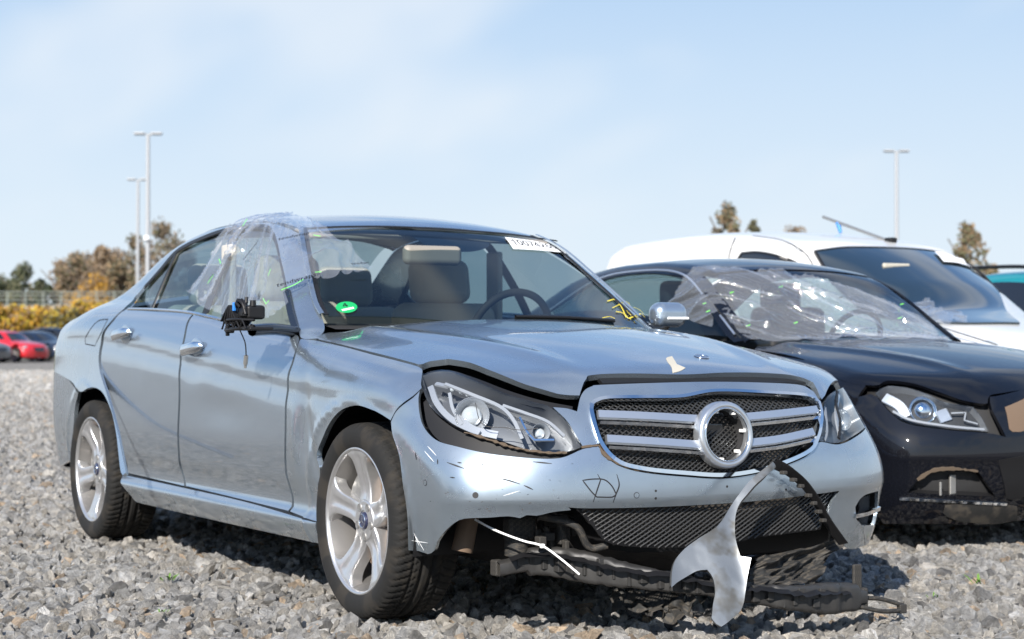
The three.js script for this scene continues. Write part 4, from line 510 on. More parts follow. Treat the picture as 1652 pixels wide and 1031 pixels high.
// ---------- the black coupe ----------
const coupe = thing('coupe', 'black coupe with a cracked lower bumper, parked between the silver-blue sedan and the white van', 'car', null, [-1.17, 0, -2.81]);
const KX = .94, KY = .943, KZ = .955;
const GB = (x, y, z) => FB(x / KX, y / KY, z / KZ), GU = (x, y, z) => FU(x / KX, y / KY, z / KZ), GA = (x, y, z) => FA(x / KX, y / KY, z / KZ);
{
  const b = new Body(coupe, 5, 15); const P = (name, F, ch, pts, mat, o, label) => part(coupe, name, b.panel(F, ch, pts, o), mat, label);
  part(coupe, 'underbody', coreShell((x, y, z) => Math.max(GB(x, y, z) + .05, .17 - y, y - lerp(.82, 2, sstep(-.6, -.53, x) + sstep(-2.9, -3, x)), -wheelHole(x / KX, y / KY, z / KZ)), -3.7, .76, 60, .42, 48), M.dark);
  const sk = (pts, ch, F, name, mat, o) => part(coupe, name, panel(F, ch, pts.map(p => ch.uvs(V(...p))), o), mat);
  for (const s of [1, -1]) { const mk = g => s > 0 ? g : mirrorZ(g);
    const sp = (o, name) => part(coupe, name, mk(panel(GB, CZ, o.map(p => CZ.uvs(V(p[0], p[1], .86))), { cell: .04 })), M.black);
    const arch = (cx, a0, a1) => Array.from({ length: 9 }, (_, k) => { const a = lerp(a0, a1, k / 8); return [cx + Math.cos(a) * .36, .33 + Math.sin(a) * .37]; });
    sp([[-.56, .86], [-.3, .85], [0, .82], [.25, .79], [.35, .72], [.31, .55], ...arch(0, .35, Math.PI), [-.36, .27], [-.52, .27]], 'fender'); sp([[-.57, .88], [-.535, .27], [-1.75, .27], [-1.78, .6], [-1.72, .97], [-1.2, .94]], 'door'); sp([[-1.73, .97], [-1.79, .6], [-1.76, .27], [-2.34, .27], ...arch(-2.70, 0, Math.PI), [-3.1, .3], [-3.6, .3], [-3.6, .85], [-3.0, .99], [-2.4, 1.0]], 'quarter_panel');
    part(coupe, 'side_glass', mk(panel(GU, CZ, [[-.75, .95], [-1.05, 1.13], [-1.35, 1.27], [-1.8, 1.30], [-2.2, 1.26], [-2.6, 1.1], [-2.4, 1.01], [-1.6, .98]].map(p => CZ.uvs(V(p[0], p[1], .66))), { cell: .06, inset: .008, flange: 0 })), M.tinted);
    part(coupe, 'roof_rail', mk(b.panel(GA, CS, [[1207, 549], [1196, 538], [1160, 490], [1124, 447], [-1.22, 1.30, .53], [-1.5, 1.34, .52], [-2.0, 1.35, .51], [-2.4, 1.33, .51], [-2.9, 1.18, .56], [-3.1, 1.06, .6], [-3.0, .99, .70], [-2.45, 1.0, .74], [-2.62, 1.1, .67], [-2.2, 1.27, .61], [-1.8, 1.31, .60], [1086, 445], [1111, 459], [1136, 488], [1168, 536], [1184, 552]], { cell: .03, flange: .01 })), M.black);
    const L = b.line3(GU, [[-.72, .955, .73], [-1.05, 1.14, .66], [-1.35, 1.28, .605], [-1.8, 1.31, .60], [-2.2, 1.27, .61], [-2.62, 1.1, .67]]).map(q => ({ p: V(q.p.x, q.p.y, s * q.p.z), n: V(q.n.x, q.n.y, s * q.n.z) })); part(coupe, 'window_trim', ribbon(L, .012, .006), M.satin);
    wheel(coupe, 0, .315, s * .765, s, .4 * s, .966); wheel(coupe, -2.70, .315, s * .765, s, .9, .966);
    for (const cx of [0, -2.70]) part(coupe, 'wheel_housing', gridSurf(24, 4, (u, v) => { const a = lerp(-.25, Math.PI + .25, u); return [cx + Math.cos(a) * .37, .33 + Math.sin(a) * .365, s * lerp(.46, .84, v)]; }), M.plastic);
  }
  sk([[-1.12, 0, 0], [-1.16, 0, .52], [-1.9, 0, .51], [-2.45, 0, .51], [-2.4, 0, 0], [-2.45, 0, -.51], [-1.9, 0, -.51], [-1.16, 0, -.52]].map(p => [p[0], 1.3, p[2]]), CY, GU, 'roof', M.black, { cell: .05 });
  sk([[-.44, 0, 0], [-.56, 0, .62], [-.62, 0, .68], [-.85, 0, .62], [-1.14, 0, .53], [-1.10, 0, 0], [-1.14, 0, -.53], [-.85, 0, -.62], [-.62, 0, -.68], [-.56, 0, -.62]].map(p => { const q = V(p[0], 1.1, p[2]); q.y = topT(p[0] / KX, p[2] / KZ) * KY; return [q.x, q.y, q.z]; }), CWS, GU, 'windshield', M.glass, { cell: .06, inset: .003, flange: 0 });
  sk([[-2.43, 0, .48], [-3.05, 0, .55], [-3.1, 0, 0], [-3.05, 0, -.55], [-2.43, 0, -.48]].map(p => [p[0], topT(p[0] / KX, p[2] / KZ) * KY, p[2]]), planar([-.5, .86, 0], [0, 0, 1]), GU, 'rear_window', M.tinted, { cell: .06, flange: 0 });
  sk([[-3.1, 1.02, .58], [-3.6, .98, .58], [-3.72, .92, .5], [-3.74, .92, 0], [-3.72, .92, -.5], [-3.6, .98, -.58], [-3.1, 1.02, -.58]], CY, GA, 'trunk_lid', M.black, { cell: .06 });
  P('hood', GB, CY, [[-.535, .89, .75], [-.2, .85, .765], [1354, 612], [1409, 622], [1432, 614], [1471, 618], [1511, 631], [1547, 644], [1580, 651], [1593, 651], [1597, 638], [1617, 634], [.69, .745, .2], [.69, .745, -.2], [.60, .75, -.40], [.50, .72, -.6], [.25, .77, -.75], [-.2, .85, -.765], [-.535, .89, -.75], [-.6, .92, -.66], [-.47, .95, -.4], [-.42, .95, 0], [-.47, .95, .4], [-.6, .92, .66]], M.black, { cell: .03 });
  P('front_bumper', GB, CF, [[.30, .66, .865], [1405, 636], [1414, 640], [1438, 667], [1465, 684], [1531, 694], [1596, 699], [1622, 705], [.775, .58, .2], [.78, .57, 0], [.70, .60, -.45], [.35, .66, -.86], [.34, .25, -.84], [.74, .20, -.4], [.77, .18, 0], [1652, 838], [1590, 846], [1541, 846.5], [1541, 799.5], [1606, 802], [1592, 780], [1577, 759], [1538, 755], [1505, 759], [1485, 771], [1474, 782], [1465, 795], [1540, 799], [1540, 846], [1470, 845], [1425, 845], [.36, .26, .85], [.31, .5, .87]], M.black, { cell: .025 });
  P('grille_surround', GB, CX, [[1597, 640], [1617, 637], [.70, .735, 0], [.775, .59, 0], [1640, 706], [1622, 703], [1600, 660]], M.black, { cell: .03 });
  P('radiator', GB, CX, [[1621, 657], [.735, .69, .1], [.74, .68, 0], [.77, .60, 0], [1646, 697], [1628, 692]], M.rust, { cell: .03, inset: -.002 });
  const fog = new THREE.Group(); fog.name = 'fog_opening'; coupe.add(fog);
  part(fog, 'recess', b.panel(GB, CF, [[1465, 795], [1474, 782], [1485, 771], [1505, 759], [1538, 755], [1577, 759], [1592, 780], [1606, 802], [1540, 799]], { cell: .02, inset: .07, flange: -.066 }), M.plastic);
  part(fog, 'torn_edge', ribbon(b.line(GB, [[1480, 774], [1505, 759], [1538, 756], [1577, 760]], 4), t => .012 + .01 * noise(t * 20, 3), .008), M.mud); part(fog, 'bracket', (() => { const p = b.hit(GB, 1546, 785); p.x -= .04; return merge([box(p.x + .004, p.y, p.z, .012, .10, .035, .004), box(p.x + .004, p.y - .01, p.z + .07, .008, .06, .012, .003)]); })(), M.metal);
  part(coupe, 'chrome_strip', ribbon(b.line(GB, [[1452, 804], [1530, 808], [1623, 813]], 8), .014, .008), M.chrome);
  P('scuffed_lip', GB, CF, [[1525, 815], [1560, 812], [1640, 816], [1640, 838], [1600, 845], [1540, 838], [1522, 828]], M.dusty, { cell: .03, inset: -.004, flange: .004 });
  const hl = [[1412, 635], [1420, 628], [1432, 623], [1465, 626], [1498, 637], [1524, 649], [1570, 657], [1584, 675], [1595, 697], [1531, 692], [1465, 682], [1438, 665]]; const h = new THREE.Group(); h.name = 'headlight'; coupe.add(h);
  part(h, 'lens', b.panel(GB, CHL, hl, { cell: .03, inset: -.003, flange: .012 }), M.lens); part(h, 'housing', b.panel(GB, CHL, hl, { cell: .04, inset: .07, flange: -.07 }), M.lampGrey);
  const dp = (x, y, d) => { const p = b.hit(GB, x, y), n = grad(GB, p); return { p: p.clone().addScaledVector(n, -d), n }; };
  { const { p, n } = dp(1490, 657, .03); const q = new THREE.Quaternion().setFromUnitVectors(V(0, 1, 0), n.clone().lerp(V(.9, 0, .4), .5).normalize()); const t = lathe([[.02, -.04], [.04, -.02], [.055, .006], [.062, .006], [.062, -.02]], 36); t.applyQuaternion(q); t.translate(p.x, p.y, p.z); part(h, 'reflector', t, M.chrome); const s = new THREE.SphereGeometry(.038, 24, 16); s.scale(1, .6, 1); s.applyQuaternion(q); s.translate(p.x, p.y, p.z); part(h, 'projector_lens', s, M.chrome); }
  part(h, 'light_guide', ribbon(densify([[1440, 662], [1470, 676], [1530, 686], [1590, 692]], 6, false).map(q => dp(q[0], q[1], .012)), .012, .004), M.guide); part(h, 'light_guide', ribbon(densify([[1536, 664], [1560, 663], [1558, 676], [1580, 682]], 6, false).map(q => dp(q[0], q[1], .02)), .008, .004), M.guide); part(h, 'reflector_band', ribbon(densify([[1425, 636], [1450, 650], [1462, 668]], 6, false).map(q => dp(q[0], q[1], .03)), .05, .004), M.satin); part(h, 'reflector_band', ribbon(densify([[1520, 656], [1530, 675]], 6, false).map(q => dp(q[0], q[1], .035)), .06, .004), M.satin);
  { const h2 = new THREE.Group(); h2.name = 'headlight'; coupe.add(h2); const cp = h.children.slice(); for (const k of cp) { const g = k.geometry.index ? k.geometry : mergeVertices(k.geometry); part(h2, k.name, mirrorZ(g), k.material); } for (const k of coupe.children.slice()) if (['radiator', 'grille_surround'].includes(k.name)) part(coupe, k.name, mirrorZ(k.geometry), k.material); }
  part(coupe, 'lower_intake', b.panel(GB, CX, [[1611, 742], [.78, .46, 0], [.77, .33, 0], [1640, 805], [1622, 800]], { cell: .04, inset: -.004, flange: .004 }), M.plastic);
  part(coupe, 'dashboard', box(-.78, .90, 0, .45, .05, 1.25, .02), M.cabin); part(coupe, 'cabin_floor', box(-1.7, .5, 0, 2.2, .04, 1.4), M.cabin); for (const z of [.35, -.35]) { part(coupe, 'front_seat', merge([box(-1.65, .82, z, .14, .6, .48, .05), box(-1.72, 1.17, z, .1, .18, .26, .04)]), M.cabin); } part(coupe, 'rear_seat', box(-2.35, .8, 0, .2, .45, 1.2, .06), M.cabin);
  { const t = new THREE.TorusGeometry(.18, .015, 10, 40); t.rotateY(Math.PI / 2); t.rotateZ(-.4); t.translate(-1.08, .92, -.35); part(coupe, 'steering_wheel', t, M.cabin); }
  for (const s of [1, -1]) { const L = b.line(GU, [[1212, 548], [1198, 535], [1160, 488], [1126, 448]], 6).map(q => ({ p: V(q.p.x, q.p.y, s * q.p.z), n: V(q.n.x, q.n.y, s * q.n.z) })); part(coupe, 'windshield_pillar', ribbon(L, .07, .012, false, -.006), M.black); }
  // film over its windshield
  const f = thing('plastic_film', 'wide crinkled clear film stretched over the windshield of the black coupe', 'plastic film', null, [-1.17, 0, -2.81]); const fb = new Body(f, 5, 15);
  const fold = (p, u, v) => { const w = fbm(u * 3, v * 3, 4) * 1.2; const s = u * .35 + v, t = u - .35 * v; const r1 = 1 - Math.abs(noise(t * 2.2, s * 16 + w, 3)), r2 = 1 - Math.abs(noise(t * 5, s * 44 + w * 3, 8)), r3 = 1 - Math.abs(noise(u * 24 + w, v * 24, 2)); const m2 = sstep(-.3, .3, noise(u * 4, v * 4, 17)); return .004 + .030 * Math.pow(r1, 4) + .012 * Math.pow(r2, 3) + .006 * m2 * Math.pow(r3, 3); };
  part(f, 'sheet', fb.panel(GA, planar([.5, .75, .42]), [[1122, 442], [1190, 440], [1253, 443], [1295, 449], [1337, 457], [1400, 478], [1463, 507], [1504, 531], [1534, 556], [1479, 552], [1358, 550], [1211, 550], [1190, 535], [1160, 500], [1150, 528], [1120, 520], [1082, 495], [1098, 462]], { cell: .0075, flange: 0, disp: fold }), M.film);
  for (let k = 0; k < 12; k++) { const x = rr(1140, 1480), y = lerp(452, 540, R()) + (x > 1350 ? 15 : 0), p = fb.hit(GA, x, y), n = grad(GA, p); p.addScaledVector(n, .016); const q = box(0, 0, 0, .022, .004, .002); q.rotateY(.4); q.rotateZ(.3); q.translate(p.x, p.y, p.z); part(f, 'green_print', q, R() > .4 ? M.lime : M.ink); }
}
// ---------- the white van ----------
const vT = { top: spl([[.85, .72], [.75, .86], [.55, .98], [.25, 1.06], [-.1, 1.13], [-.25, 1.17], [-.6, 1.38], [-1.0, 1.60], [-1.15, 1.665], [-1.4, 1.73], [-1.9, 1.80], [-2.5, 1.825], [-3.3, 1.80], [-3.55, 1.74], [-3.62, 1.66]].map(q => [q[0], q[1] * .968])) };
const vF = (x, y, z) => { const a = Math.abs(z), k = x > -1.2 ? .16 : .0; const s = a - (.915 - .05 * Math.max(0, .45 - y) - .13 * Math.max(0, y - 1.0) ** 1.35 - .02 * sstep(-2.5, -3.6, x)), t = y - (vT.top(x + k * (a / .75) ** 2) - .05 * (a / .8) ** 3); const f = x - (.82 - .22 * (a / .9) ** 3 - .25 * Math.max(0, y - .8)), r = -3.60 - x; return smax(smax(smax(s, t, .14), f, .15), r, .15); };
const van = thing('van', 'white panel van with a broken wiper lying on its roof, parked behind the black coupe', 'van', null, [-3.47, 0, -5.45]);
{
  const b = new Body(van, 8, 22);
  part(van, 'body', (() => { const g = coreShell((x, y, z) => Math.max(vF(x, y, z), .22 - y), -3.6, .72, 90, .8, 72); return g; })(), M.white);
  part(van, 'windshield', b.panel(vF, CWS, [[1315, 408], [1345, 404], [1379, 403], [1504, 409], [1540, 419], [1566, 432], [1608, 472], [1645, 524], [1560, 524], [1475, 520], [1400, 506], [1348, 465], [1332, 436]], { cell: .05, inset: -.016, flange: .014 }), PM({ color: C(.012, .022, .03), roughness: .03, metalness: 0, clearcoat: 1, side: THREE.DoubleSide }));
  part(van, 'door_glass', b.panel(vF, CZ, [[1189, 426], [1200, 410], [1226, 409], [1256, 415], [1284, 427], [1308, 443], [1245, 446]], { cell: .03, inset: -.02, flange: .016 }), M.gloss);
  part(van, 'door_glass_seal', ribbon(b.line(vF, [[1189, 426], [1200, 410], [1226, 409], [1256, 415], [1284, 427], [1308, 443]], 6), .02, .024), M.plastic); part(van, 'windshield_seal', ribbon(b.line(vF, [[1345, 460], [1315, 408], [1379, 402], [1504, 408], [1566, 431], [1610, 472]], 8), .02, .02), M.plastic);
  part(van, 'cowl', ribbon(b.line3(vF, [[-.36, 1.10, .7], [-.26, 1.10, .3], [-.24, 1.10, 0], [-.26, 1.10, -.4]]), .10, .008), M.plastic);
  { const p = b.hit(vF, 1437, 390), q = b.onPlane(1328, 350, 2, p.z - .1); const bl = b.onPlane(1352, 359, 2, p.z - .08); const wp = thing('wiper_arm', 'loose wiper arm with a blue clip sticking up from the white van roof', 'wiper'); const w = o => o.clone().add(van.position); part(wp, 'arm', tube([w(p), w(p.clone().lerp(q, .5)), w(q)], .012, 10, 6), M.metal); part(wp, 'blue_clip', merge([cyl(w(bl).toArray(), w(bl.clone().add(V(.03, -.08, 0))).toArray(), .02, .012, 10)]), M.bluePl); part(wp, 'end_joint', box(w(p).x, w(p).y + .01, w(p).z, .08, .04, .06, .01), M.plastic); }
  { const cn = [[1505, 411], [1546, 419], [1568, 438], [1520, 428]].map(q => b.hit(vF, q[0], q[1])); part(van, 'paper_label', gridSurf(6, 2, (u, v) => { const p = cn[3].clone().lerp(cn[2], u).lerp(cn[0].clone().lerp(cn[1], u), v), n = grad(vF, p); p.addScaledVector(n, .03 - vF(p.x, p.y, p.z)); return p.toArray(); }), M.paper); }
  { const p = b.hit(vF, 1446, 432), n = grad(vF, p); const g = new RoundedBoxGeometry(.03, .07, .24, 3, .012); g.translate(p.x, p.y, p.z); g.translate(n.x * -.005, n.y * -.005, 0); part(van, 'interior_mirror', g, M.cream); }
  for (const s of [1, -1]) { wheel(van, 0, .31, s * .80, s, .3, .95); wheel(van, -2.7, .31, s * .80, s, .8, .95); part(van, 'head_lamp', (() => { const g = new THREE.SphereGeometry(.14, 20, 14); g.scale(.8, .8, .9); g.translate(.60, .82, s * .66); return g; })(), M.lens); }
  for (const s of [[[1186, 384], [1178, 405], [1174, 430]], [[1215, 380], [1262, 388], [1298, 408], [1318, 440]]]) part(van, 'panel_gap', ribbon(b.line(vF, s, 6), .009, .002, false, .001), M.rubber);
  part(van, 'hood_gap', ribbon(b.line3(vF, [[-.1, 1.1, .78], [.3, 1.0, .74], [.62, .9, .62]]), .012, .002), M.plastic); part(van, 'bumper', box(.66, .45, 0, .24, .3, 1.5, .08), M.plastic);
  const f = thing('plastic_film', 'crumpled clear film bunched at the windshield base of the white van', 'plastic film', null, [-3.47, 0, -5.45]); const fb = new Body(f, 8, 22); part(f, 'sheet', fb.panel(vF, planar([.5, .8, .3]), [[1470, 498], [1495, 490], [1520, 512], [1555, 518], [1560, 526], [1500, 532], [1465, 520]], { cell: .02, flange: 0, disp: (p, u, v) => .02 + .05 * Math.pow(1 - Math.abs(noise(u * 14, v * 14, 2)), 2) }), M.film);
}
// ---------- further cars ----------
function plainCar(mat, label, pos, ry, cat, grp, k = [1, 1, 1], tall = 0) {
  const c = thing('parked_car', label, cat, grp, pos, ry); const F = (x, y, z) => FA(x / k[0], (y > .9 ? .9 + (y - .9) / (1 + tall) : y) / k[1], z / k[2]);
  part(c, 'body', coreShell((x, y, z) => Math.max(F(x, y, z), .2 - y, -wheelHole(x / k[0], y, z / k[2])), -3.9 * k[0], .82 * k[0], 70, .62, 48), mat);
  const win = (o, ch, s, name) => { const g = panel(F, ch, o.map(p => ch.uvs(V(p[0] * k[0], .9 * k[1] + (p[1] - .9) * k[1] * (1 + tall), p[2] * k[2]))), { cell: .12, inset: -.008, flange: .006 }); part(c, name, s > 0 ? g : mirrorZ(g), M.gloss); };
  for (const s of [1, -1]) { win([[-.85, 1.03, .72], [-1.3, 1.30, .62], [-1.9, 1.37, .6], [-2.4, 1.32, .6], [-2.85, 1.1, .65]], CZ, s, 'side_glass'); for (const cx of [0, -2.874]) wheel(c, cx * k[0], .326, s * .80 * k[2], s, .4); const hl = new THREE.SphereGeometry(.13, 16, 12); hl.scale(.9, .65, 1.2); hl.translate(.52 * k[0], .68, s * .66 * k[2]); part(c, 'headlight', hl, M.lampGrey); }
  win([[-.55, 1.03, .6], [-.48, 1.02, 0], [-.55, 1.03, -.6], [-1.15, 1.34, -.5], [-1.12, 1.36, 0], [-1.15, 1.34, .5]], CWS, 1, 'windshield'); win([[.8, .68, .35], [.8, .68, -.35], [.83, .5, -.3], [.83, .5, .3]], CX, 1, 'grille'); return c;
}
const teal = plainCar(M.teal, 'teal estate car with black roof rails standing beyond the white van', [-4.75, 0, -9.2], 0, 'car', null, [.95, 1.02, .97], .12);
for (const s of [1, -1]) part(teal, 'roof_rail', tube([[-1.3, 1.49, s * .56], [-1.42, 1.56, s * .55], [-2.0, 1.60, s * .545], [-2.5, 1.575, s * .55], [-2.65, 1.50, s * .56]], .018, 24, 8), M.plastic);
const far = (px, d, y = 0) => { const q = FWD.clone().addScaledVector(RIGHT, (px - W / 2) / FPX); const p = EYE.clone().addScaledVector(q, d); p.y = y; return p; };
{ const r1 = far(46, 86), r2 = far(96, 90), r3 = far(122, 97), r4 = far(-18, 84);
  plainCar(M.red, 'bright red hatchback parked before the yellow bushes', [r1.x, 0, r1.z], .5, 'car', 'cars parked by the bushes', [.86, 1, .95]); plainCar(M.navy, 'dark blue car beside the red hatchback', [r2.x, 0, r2.z], .45, 'car', 'cars parked by the bushes'); plainCar(M.black, 'tall black car behind the dark blue car', [r3.x, 0, r3.z], .5, 'car', 'cars parked by the bushes', [.95, 1.05, 1], .25); plainCar(M.grey, 'dark grey car at the end of the row beside the red hatchback', [r4.x, 0, r4.z], .5, 'car', 'cars parked by the bushes');
  // the next row of the yard, which the sedan's doors mirror
  for (let k = 0; k < 6; k++) plainCar([M.grey, M.navy, M.white, M.black, M.red, M.grey][k], ['grey', 'navy', 'white', 'black', 'dark red', 'pale grey'][k] + ' car in the row facing the sedan doors', [3.2 - k * 3.1, 0, 9.5 + (k % 2) * .3], Math.PI / 2 + .05 * (k - 2), 'car', 'cars facing the sedan', [.95, 1, 1], k % 3 * .08);
}
// ---------- lamp masts, trees, hedge, fence ----------
const steel = SM({ color: C(.36, .37, .38), metalness: .3, roughness: .55 });
function mast(px, d, top, label) { const p = far(px, d), h = .917 + (552 - top) / FPX * d; const g = thing('lamp_mast', label, 'lamp post', 'lamp masts of the yard', [p.x, 0, p.z]); part(g, 'pole', cyl([0, 0, 0], [0, h, 0], .13, .085, 16), steel); const s = RIGHT; for (const k of [-1, 1]) part(g, 'floodlight', (() => { const q = box(0, 0, 0, .55, .09, .30, .03); q.rotateY(Math.atan2(-s.z, s.x)); q.translate(s.x * k * .42, h + .02, s.z * k * .42); return q; })(), steel); part(g, 'crossarm', (() => { const q = box(0, 0, 0, 1.3, .05, .06); q.rotateY(Math.atan2(-s.z, s.x)); q.translate(0, h - .05, 0); return q; })(), M.metal); return { g, h }; }
{ const m = mast(238, 90, 215, 'tall steel floodlight mast with a small white box halfway up'); part(m.g, 'camera_box', box(.12, .917 + (552 - 384) / FPX * 90, .1, .22, .22, .22, .04), M.paper); mast(222, 116, 289, 'slimmer floodlight mast just behind the one with a white box'); mast(1447, 99, 243, 'lone floodlight mast rising behind the white van'); }
function leaves(n, put, size) { const P = [], N = [], U = [], I = []; for (let i = 0; i < n; i++) { const c = put(); const a = V(R() - .5, R() - .5, R() - .5).normalize(), b2 = a.clone().cross(V(R() - .5, R() - .5, R() - .5)).normalize(), s = size * rr(.6, 1.3); const k = P.length / 3; for (const [x, y] of [[-1, -.5], [1, -.5], [.7, .6], [-.7, .6]]) { P.push(c.x + a.x * x * s + b2.x * y * s, c.y + a.y * x * s + b2.y * y * s, c.z + a.z * x * s + b2.z * y * s); U.push(x * .5 + .5, y + .5); const nn = a.clone().cross(b2); N.push(nn.x, nn.y, nn.z); } I.push(k, k + 1, k + 2, k, k + 2, k + 3); } return geo(P, I, N, U); }
const leafM = (r, g, b) => PM({ color: C(r, g, b), roughness: .9, transmission: .3, thickness: 0, side: THREE.DoubleSide });
const LM = { brown: leafM(.24, .18, .12), olive: leafM(.13, .125, .06), green: leafM(.06, .08, .03), gold: leafM(.52, .28, .015), lemon: leafM(.40, .29, .02), rust: leafM(.28, .19, .10) };
const bark = SM({ color: C(.13, .105, .08), roughness: .95 });
function tree(px, d, topPx, wide, mats, label, n, cat = 'tree', nm = 'tree', base = 0, airy = 1) { const p = far(px, d), h = .917 + (552 - topPx) / FPX * d - base; const g = thing(nm, label, cat, cat === 'tree' ? 'trees round the yard' : 'hedge of autumn bushes', [p.x, base, p.z]);
  if (cat === 'tree') { const tr = [cyl([0, 0, 0], [0, h * .75, 0], h * .018, h * .006, 8)]; for (let k = 0; k < 7; k++) { const a = k * 2.4, y0 = h * (.25 + .07 * k); tr.push(tube([[0, y0, 0], [Math.cos(a) * wide * .3, y0 + h * .1, Math.sin(a) * wide * .3], [Math.cos(a) * wide * .6, y0 + h * .22, Math.sin(a) * wide * .6]], h * .005, 6, 5)); } part(g, 'trunk', merge(tr), bark); }
  const cl = []; for (let k = 0; k < 34; k++) { const y = cat === 'tree' ? lerp(.22, .97, Math.pow(R(), .8)) : lerp(.1, .92, R()), prof = cat === 'tree' ? Math.sin(clamp(y * 1.02) * Math.PI * .93 + .2) : Math.sqrt(1 - y * y * .85); const a = R() * 6.28, r = Math.sqrt(R()) * wide * prof; cl.push([Math.cos(a) * r, y * h, Math.sin(a) * r, wide * rr(.14, .30)]); }
  mats.forEach((m, i) => part(g, i ? 'foliage' : 'crown', leaves(Math.round(n / mats.length), () => { const c = cl[Math.floor(R() * cl.length)]; const q = V(R() - .5, R() - .5, R() - .5).normalize().multiplyScalar(c[3] * Math.cbrt(R())); return V(c[0] + q.x, Math.max(.05, c[1] + q.y), c[2] + q.z); }, .16 * airy), LM[m])); }
for (const [px, d, t, w, m, l] of [[262, 150, 362, 3.6, ['brown', 'brown', 'olive'], 'tallest brown-leaved tree behind the lamp masts'], [215, 152, 380, 2.8, ['brown', 'olive'], 'brown tree between the lamp masts and the pale trees'], [165, 150, 400, 2.6, ['brown', 'rust'], 'bare-topped tan tree beyond the fence'], [125, 154, 405, 2.6, ['brown', 'rust', 'olive'], 'tan autumn tree next to the green tree'], [190, 148, 425, 3, ['olive', 'rust'], 'low olive tree in front of the tan trees'], [36, 150, 430, 3.0, ['green', 'olive'], 'round green tree beyond the fence'], [66, 152, 450, 2.0, ['green'], 'small dark green tree beside the round one'], [-10, 150, 445, 2.6, ['green', 'olive'], 'dark green tree at the end of the fence'], [300, 152, 400, 3, ['brown', 'olive'], 'brown tree partly hidden by the sedan roof'], [1176, 125, 322, 2.3, ['olive', 'rust'], 'slender birch rising behind the white van roof'], [1287, 135, 352, 2.2, ['brown'], 'low brown treetop just over the white van roof'], [1562, 110, 362, 2.2, ['olive', 'rust'], 'birch with hanging twigs beside the right floodlight mast'], [1215, 128, 352, 1, ['olive'], 'thin treetop next to the slender birch'], [100, 158, 418, 3, ['rust', 'brown'], 'orange-brown tree behind the small dark green tree'], [145, 160, 412, 3.2, ['rust', 'brown'], 'orange-brown tree between two tan trees'], [185, 158, 402, 3.2, ['brown', 'rust'], 'wide tan tree left of the lamp masts'], [240, 160, 392, 3.4, ['brown', 'rust'], 'broad tan tree right behind the lamp masts'], [278, 158, 405, 3.2, ['rust', 'olive'], 'rusty tree beside the tallest brown tree'], [20, 160, 450, 3, ['olive', 'green'], 'olive tree behind the round green tree'], [155, 146, 446, 3, ['rust', 'gold'], 'low golden tree just behind the railing']]) tree(px, d, t, w, m, l, 2600, 'tree', 'tree', 0, .75);
for (let k = 0; k < 14; k++) { const px = -60 + k * 24 + rr(-5, 5); tree(px, 106 + rr(-3, 3), 488 + rr(-5, 8), rr(1.4, 2), R() > .35 ? ['gold', 'lemon', 'rust'] : ['lemon', 'olive'], ['round golden', 'low yellow', 'tall golden', 'ragged lemon-yellow', 'dense yellow-olive', 'broad golden-brown', 'short olive', 'thick golden', 'small yellow', 'patchy yellow', 'wide olive-yellow', 'tall lemon-yellow', 'loose golden', 'low olive-gold'][k] + ' autumn bush in the hedge behind the parked cars', 1500, 'bush', 'bush', 0, .8); }
{ // raised road with railing
  const a = far(-420, 130), c = far(420, 132); const dir = c.clone().sub(a), L = dir.length(), ang = Math.atan2(-dir.z, dir.x), mid = a.clone().lerp(c, .5);
  const em = single('embankment', (() => { const s = new THREE.Shape(); s.moveTo(-9, 0); s.lineTo(-4, 3.0); s.lineTo(4, 3.0); s.lineTo(9, 0); const g = new THREE.ExtrudeGeometry(s, { depth: L * 1.6, bevelEnabled: false }); g.translate(0, 0, -L * .8); g.rotateY(Math.PI / 2 + ang); g.translate(mid.x, 0, mid.z); return g; })(), SM({ color: C(.09, .085, .035), roughness: 1 }), 'grassy embankment carrying a road', 'embankment', null, 'structure');
  single('kerb_wall', (() => { const g = box(0, 3.15, 0, L * 1.6, .5, .4); g.rotateY(ang); const n = V(0, 0, 1).applyAxisAngle(V(0, 1, 0), ang); const sgn = n.dot(FWD) > 0 ? -1 : 1; g.translate(mid.x + n.x * sgn * 4, 0, mid.z + n.z * sgn * 4); return g; })(), SM({ color: C(.42, .36, .30), roughness: .9 }), 'low pale concrete wall on top of the embankment', 'wall');
  const rail = thing('railing', 'grey metal railing along the raised road', 'railing', null, [mid.x, 3.3, mid.z], ang); const rm = SM({ color: C(.17, .19, .17), metalness: .3, roughness: .6 }); for (const y of [.25, .55, .85, 1.1]) part(rail, 'rail', box(0, y, 3.9, L * 1.5, .06, .06), rm); for (let k = -22; k <= 22; k++) part(rail, 'post', box(k * L * 1.5 / 45, .55, 3.9, .08, 1.2, .08), rm);
}
// ---------- gravel ----------
const stoneTex = dataTex(256, (u, v, i, j) => { const a = tf(u, v, 6, 51), b = tf(u, v, 18, 61), g = .84 + .38 * (a - .5) * 1.3 + .22 * (b - .5) + (hsh(i, j, 1) - .5) * .10; return [g * 1.0, g * .99, g * .975]; }, 1);
const gravelTex = dataTex(1024, (u, v) => { let bst = 9, id = 0; const n = 42, x = u * n, y = v * n, i = Math.floor(x), j = Math.floor(y); let sec = 9; for (let q = -1; q < 2; q++) for (let w = -1; w < 2; w++) { const I = ((i + q) % n + n) % n, J = ((j + w) % n + n) % n; const dx = i + q + hsh(I, J, 1) - x, dy = j + w + hsh(I, J, 2) - y, d = dx * dx + dy * dy; if (d < bst) { sec = bst; bst = d; id = hsh(I, J, 3); } else if (d < sec) sec = d; } const e = Math.sqrt(sec) - Math.sqrt(bst); const g = (.66 + .36 * (id - .5) + .15 * (tf(u, v, 60, 8) - .5)) * lerp(.35, 1, clamp(e * 5)); return [g * 1.0, g * .975, g * .93]; }, 1);
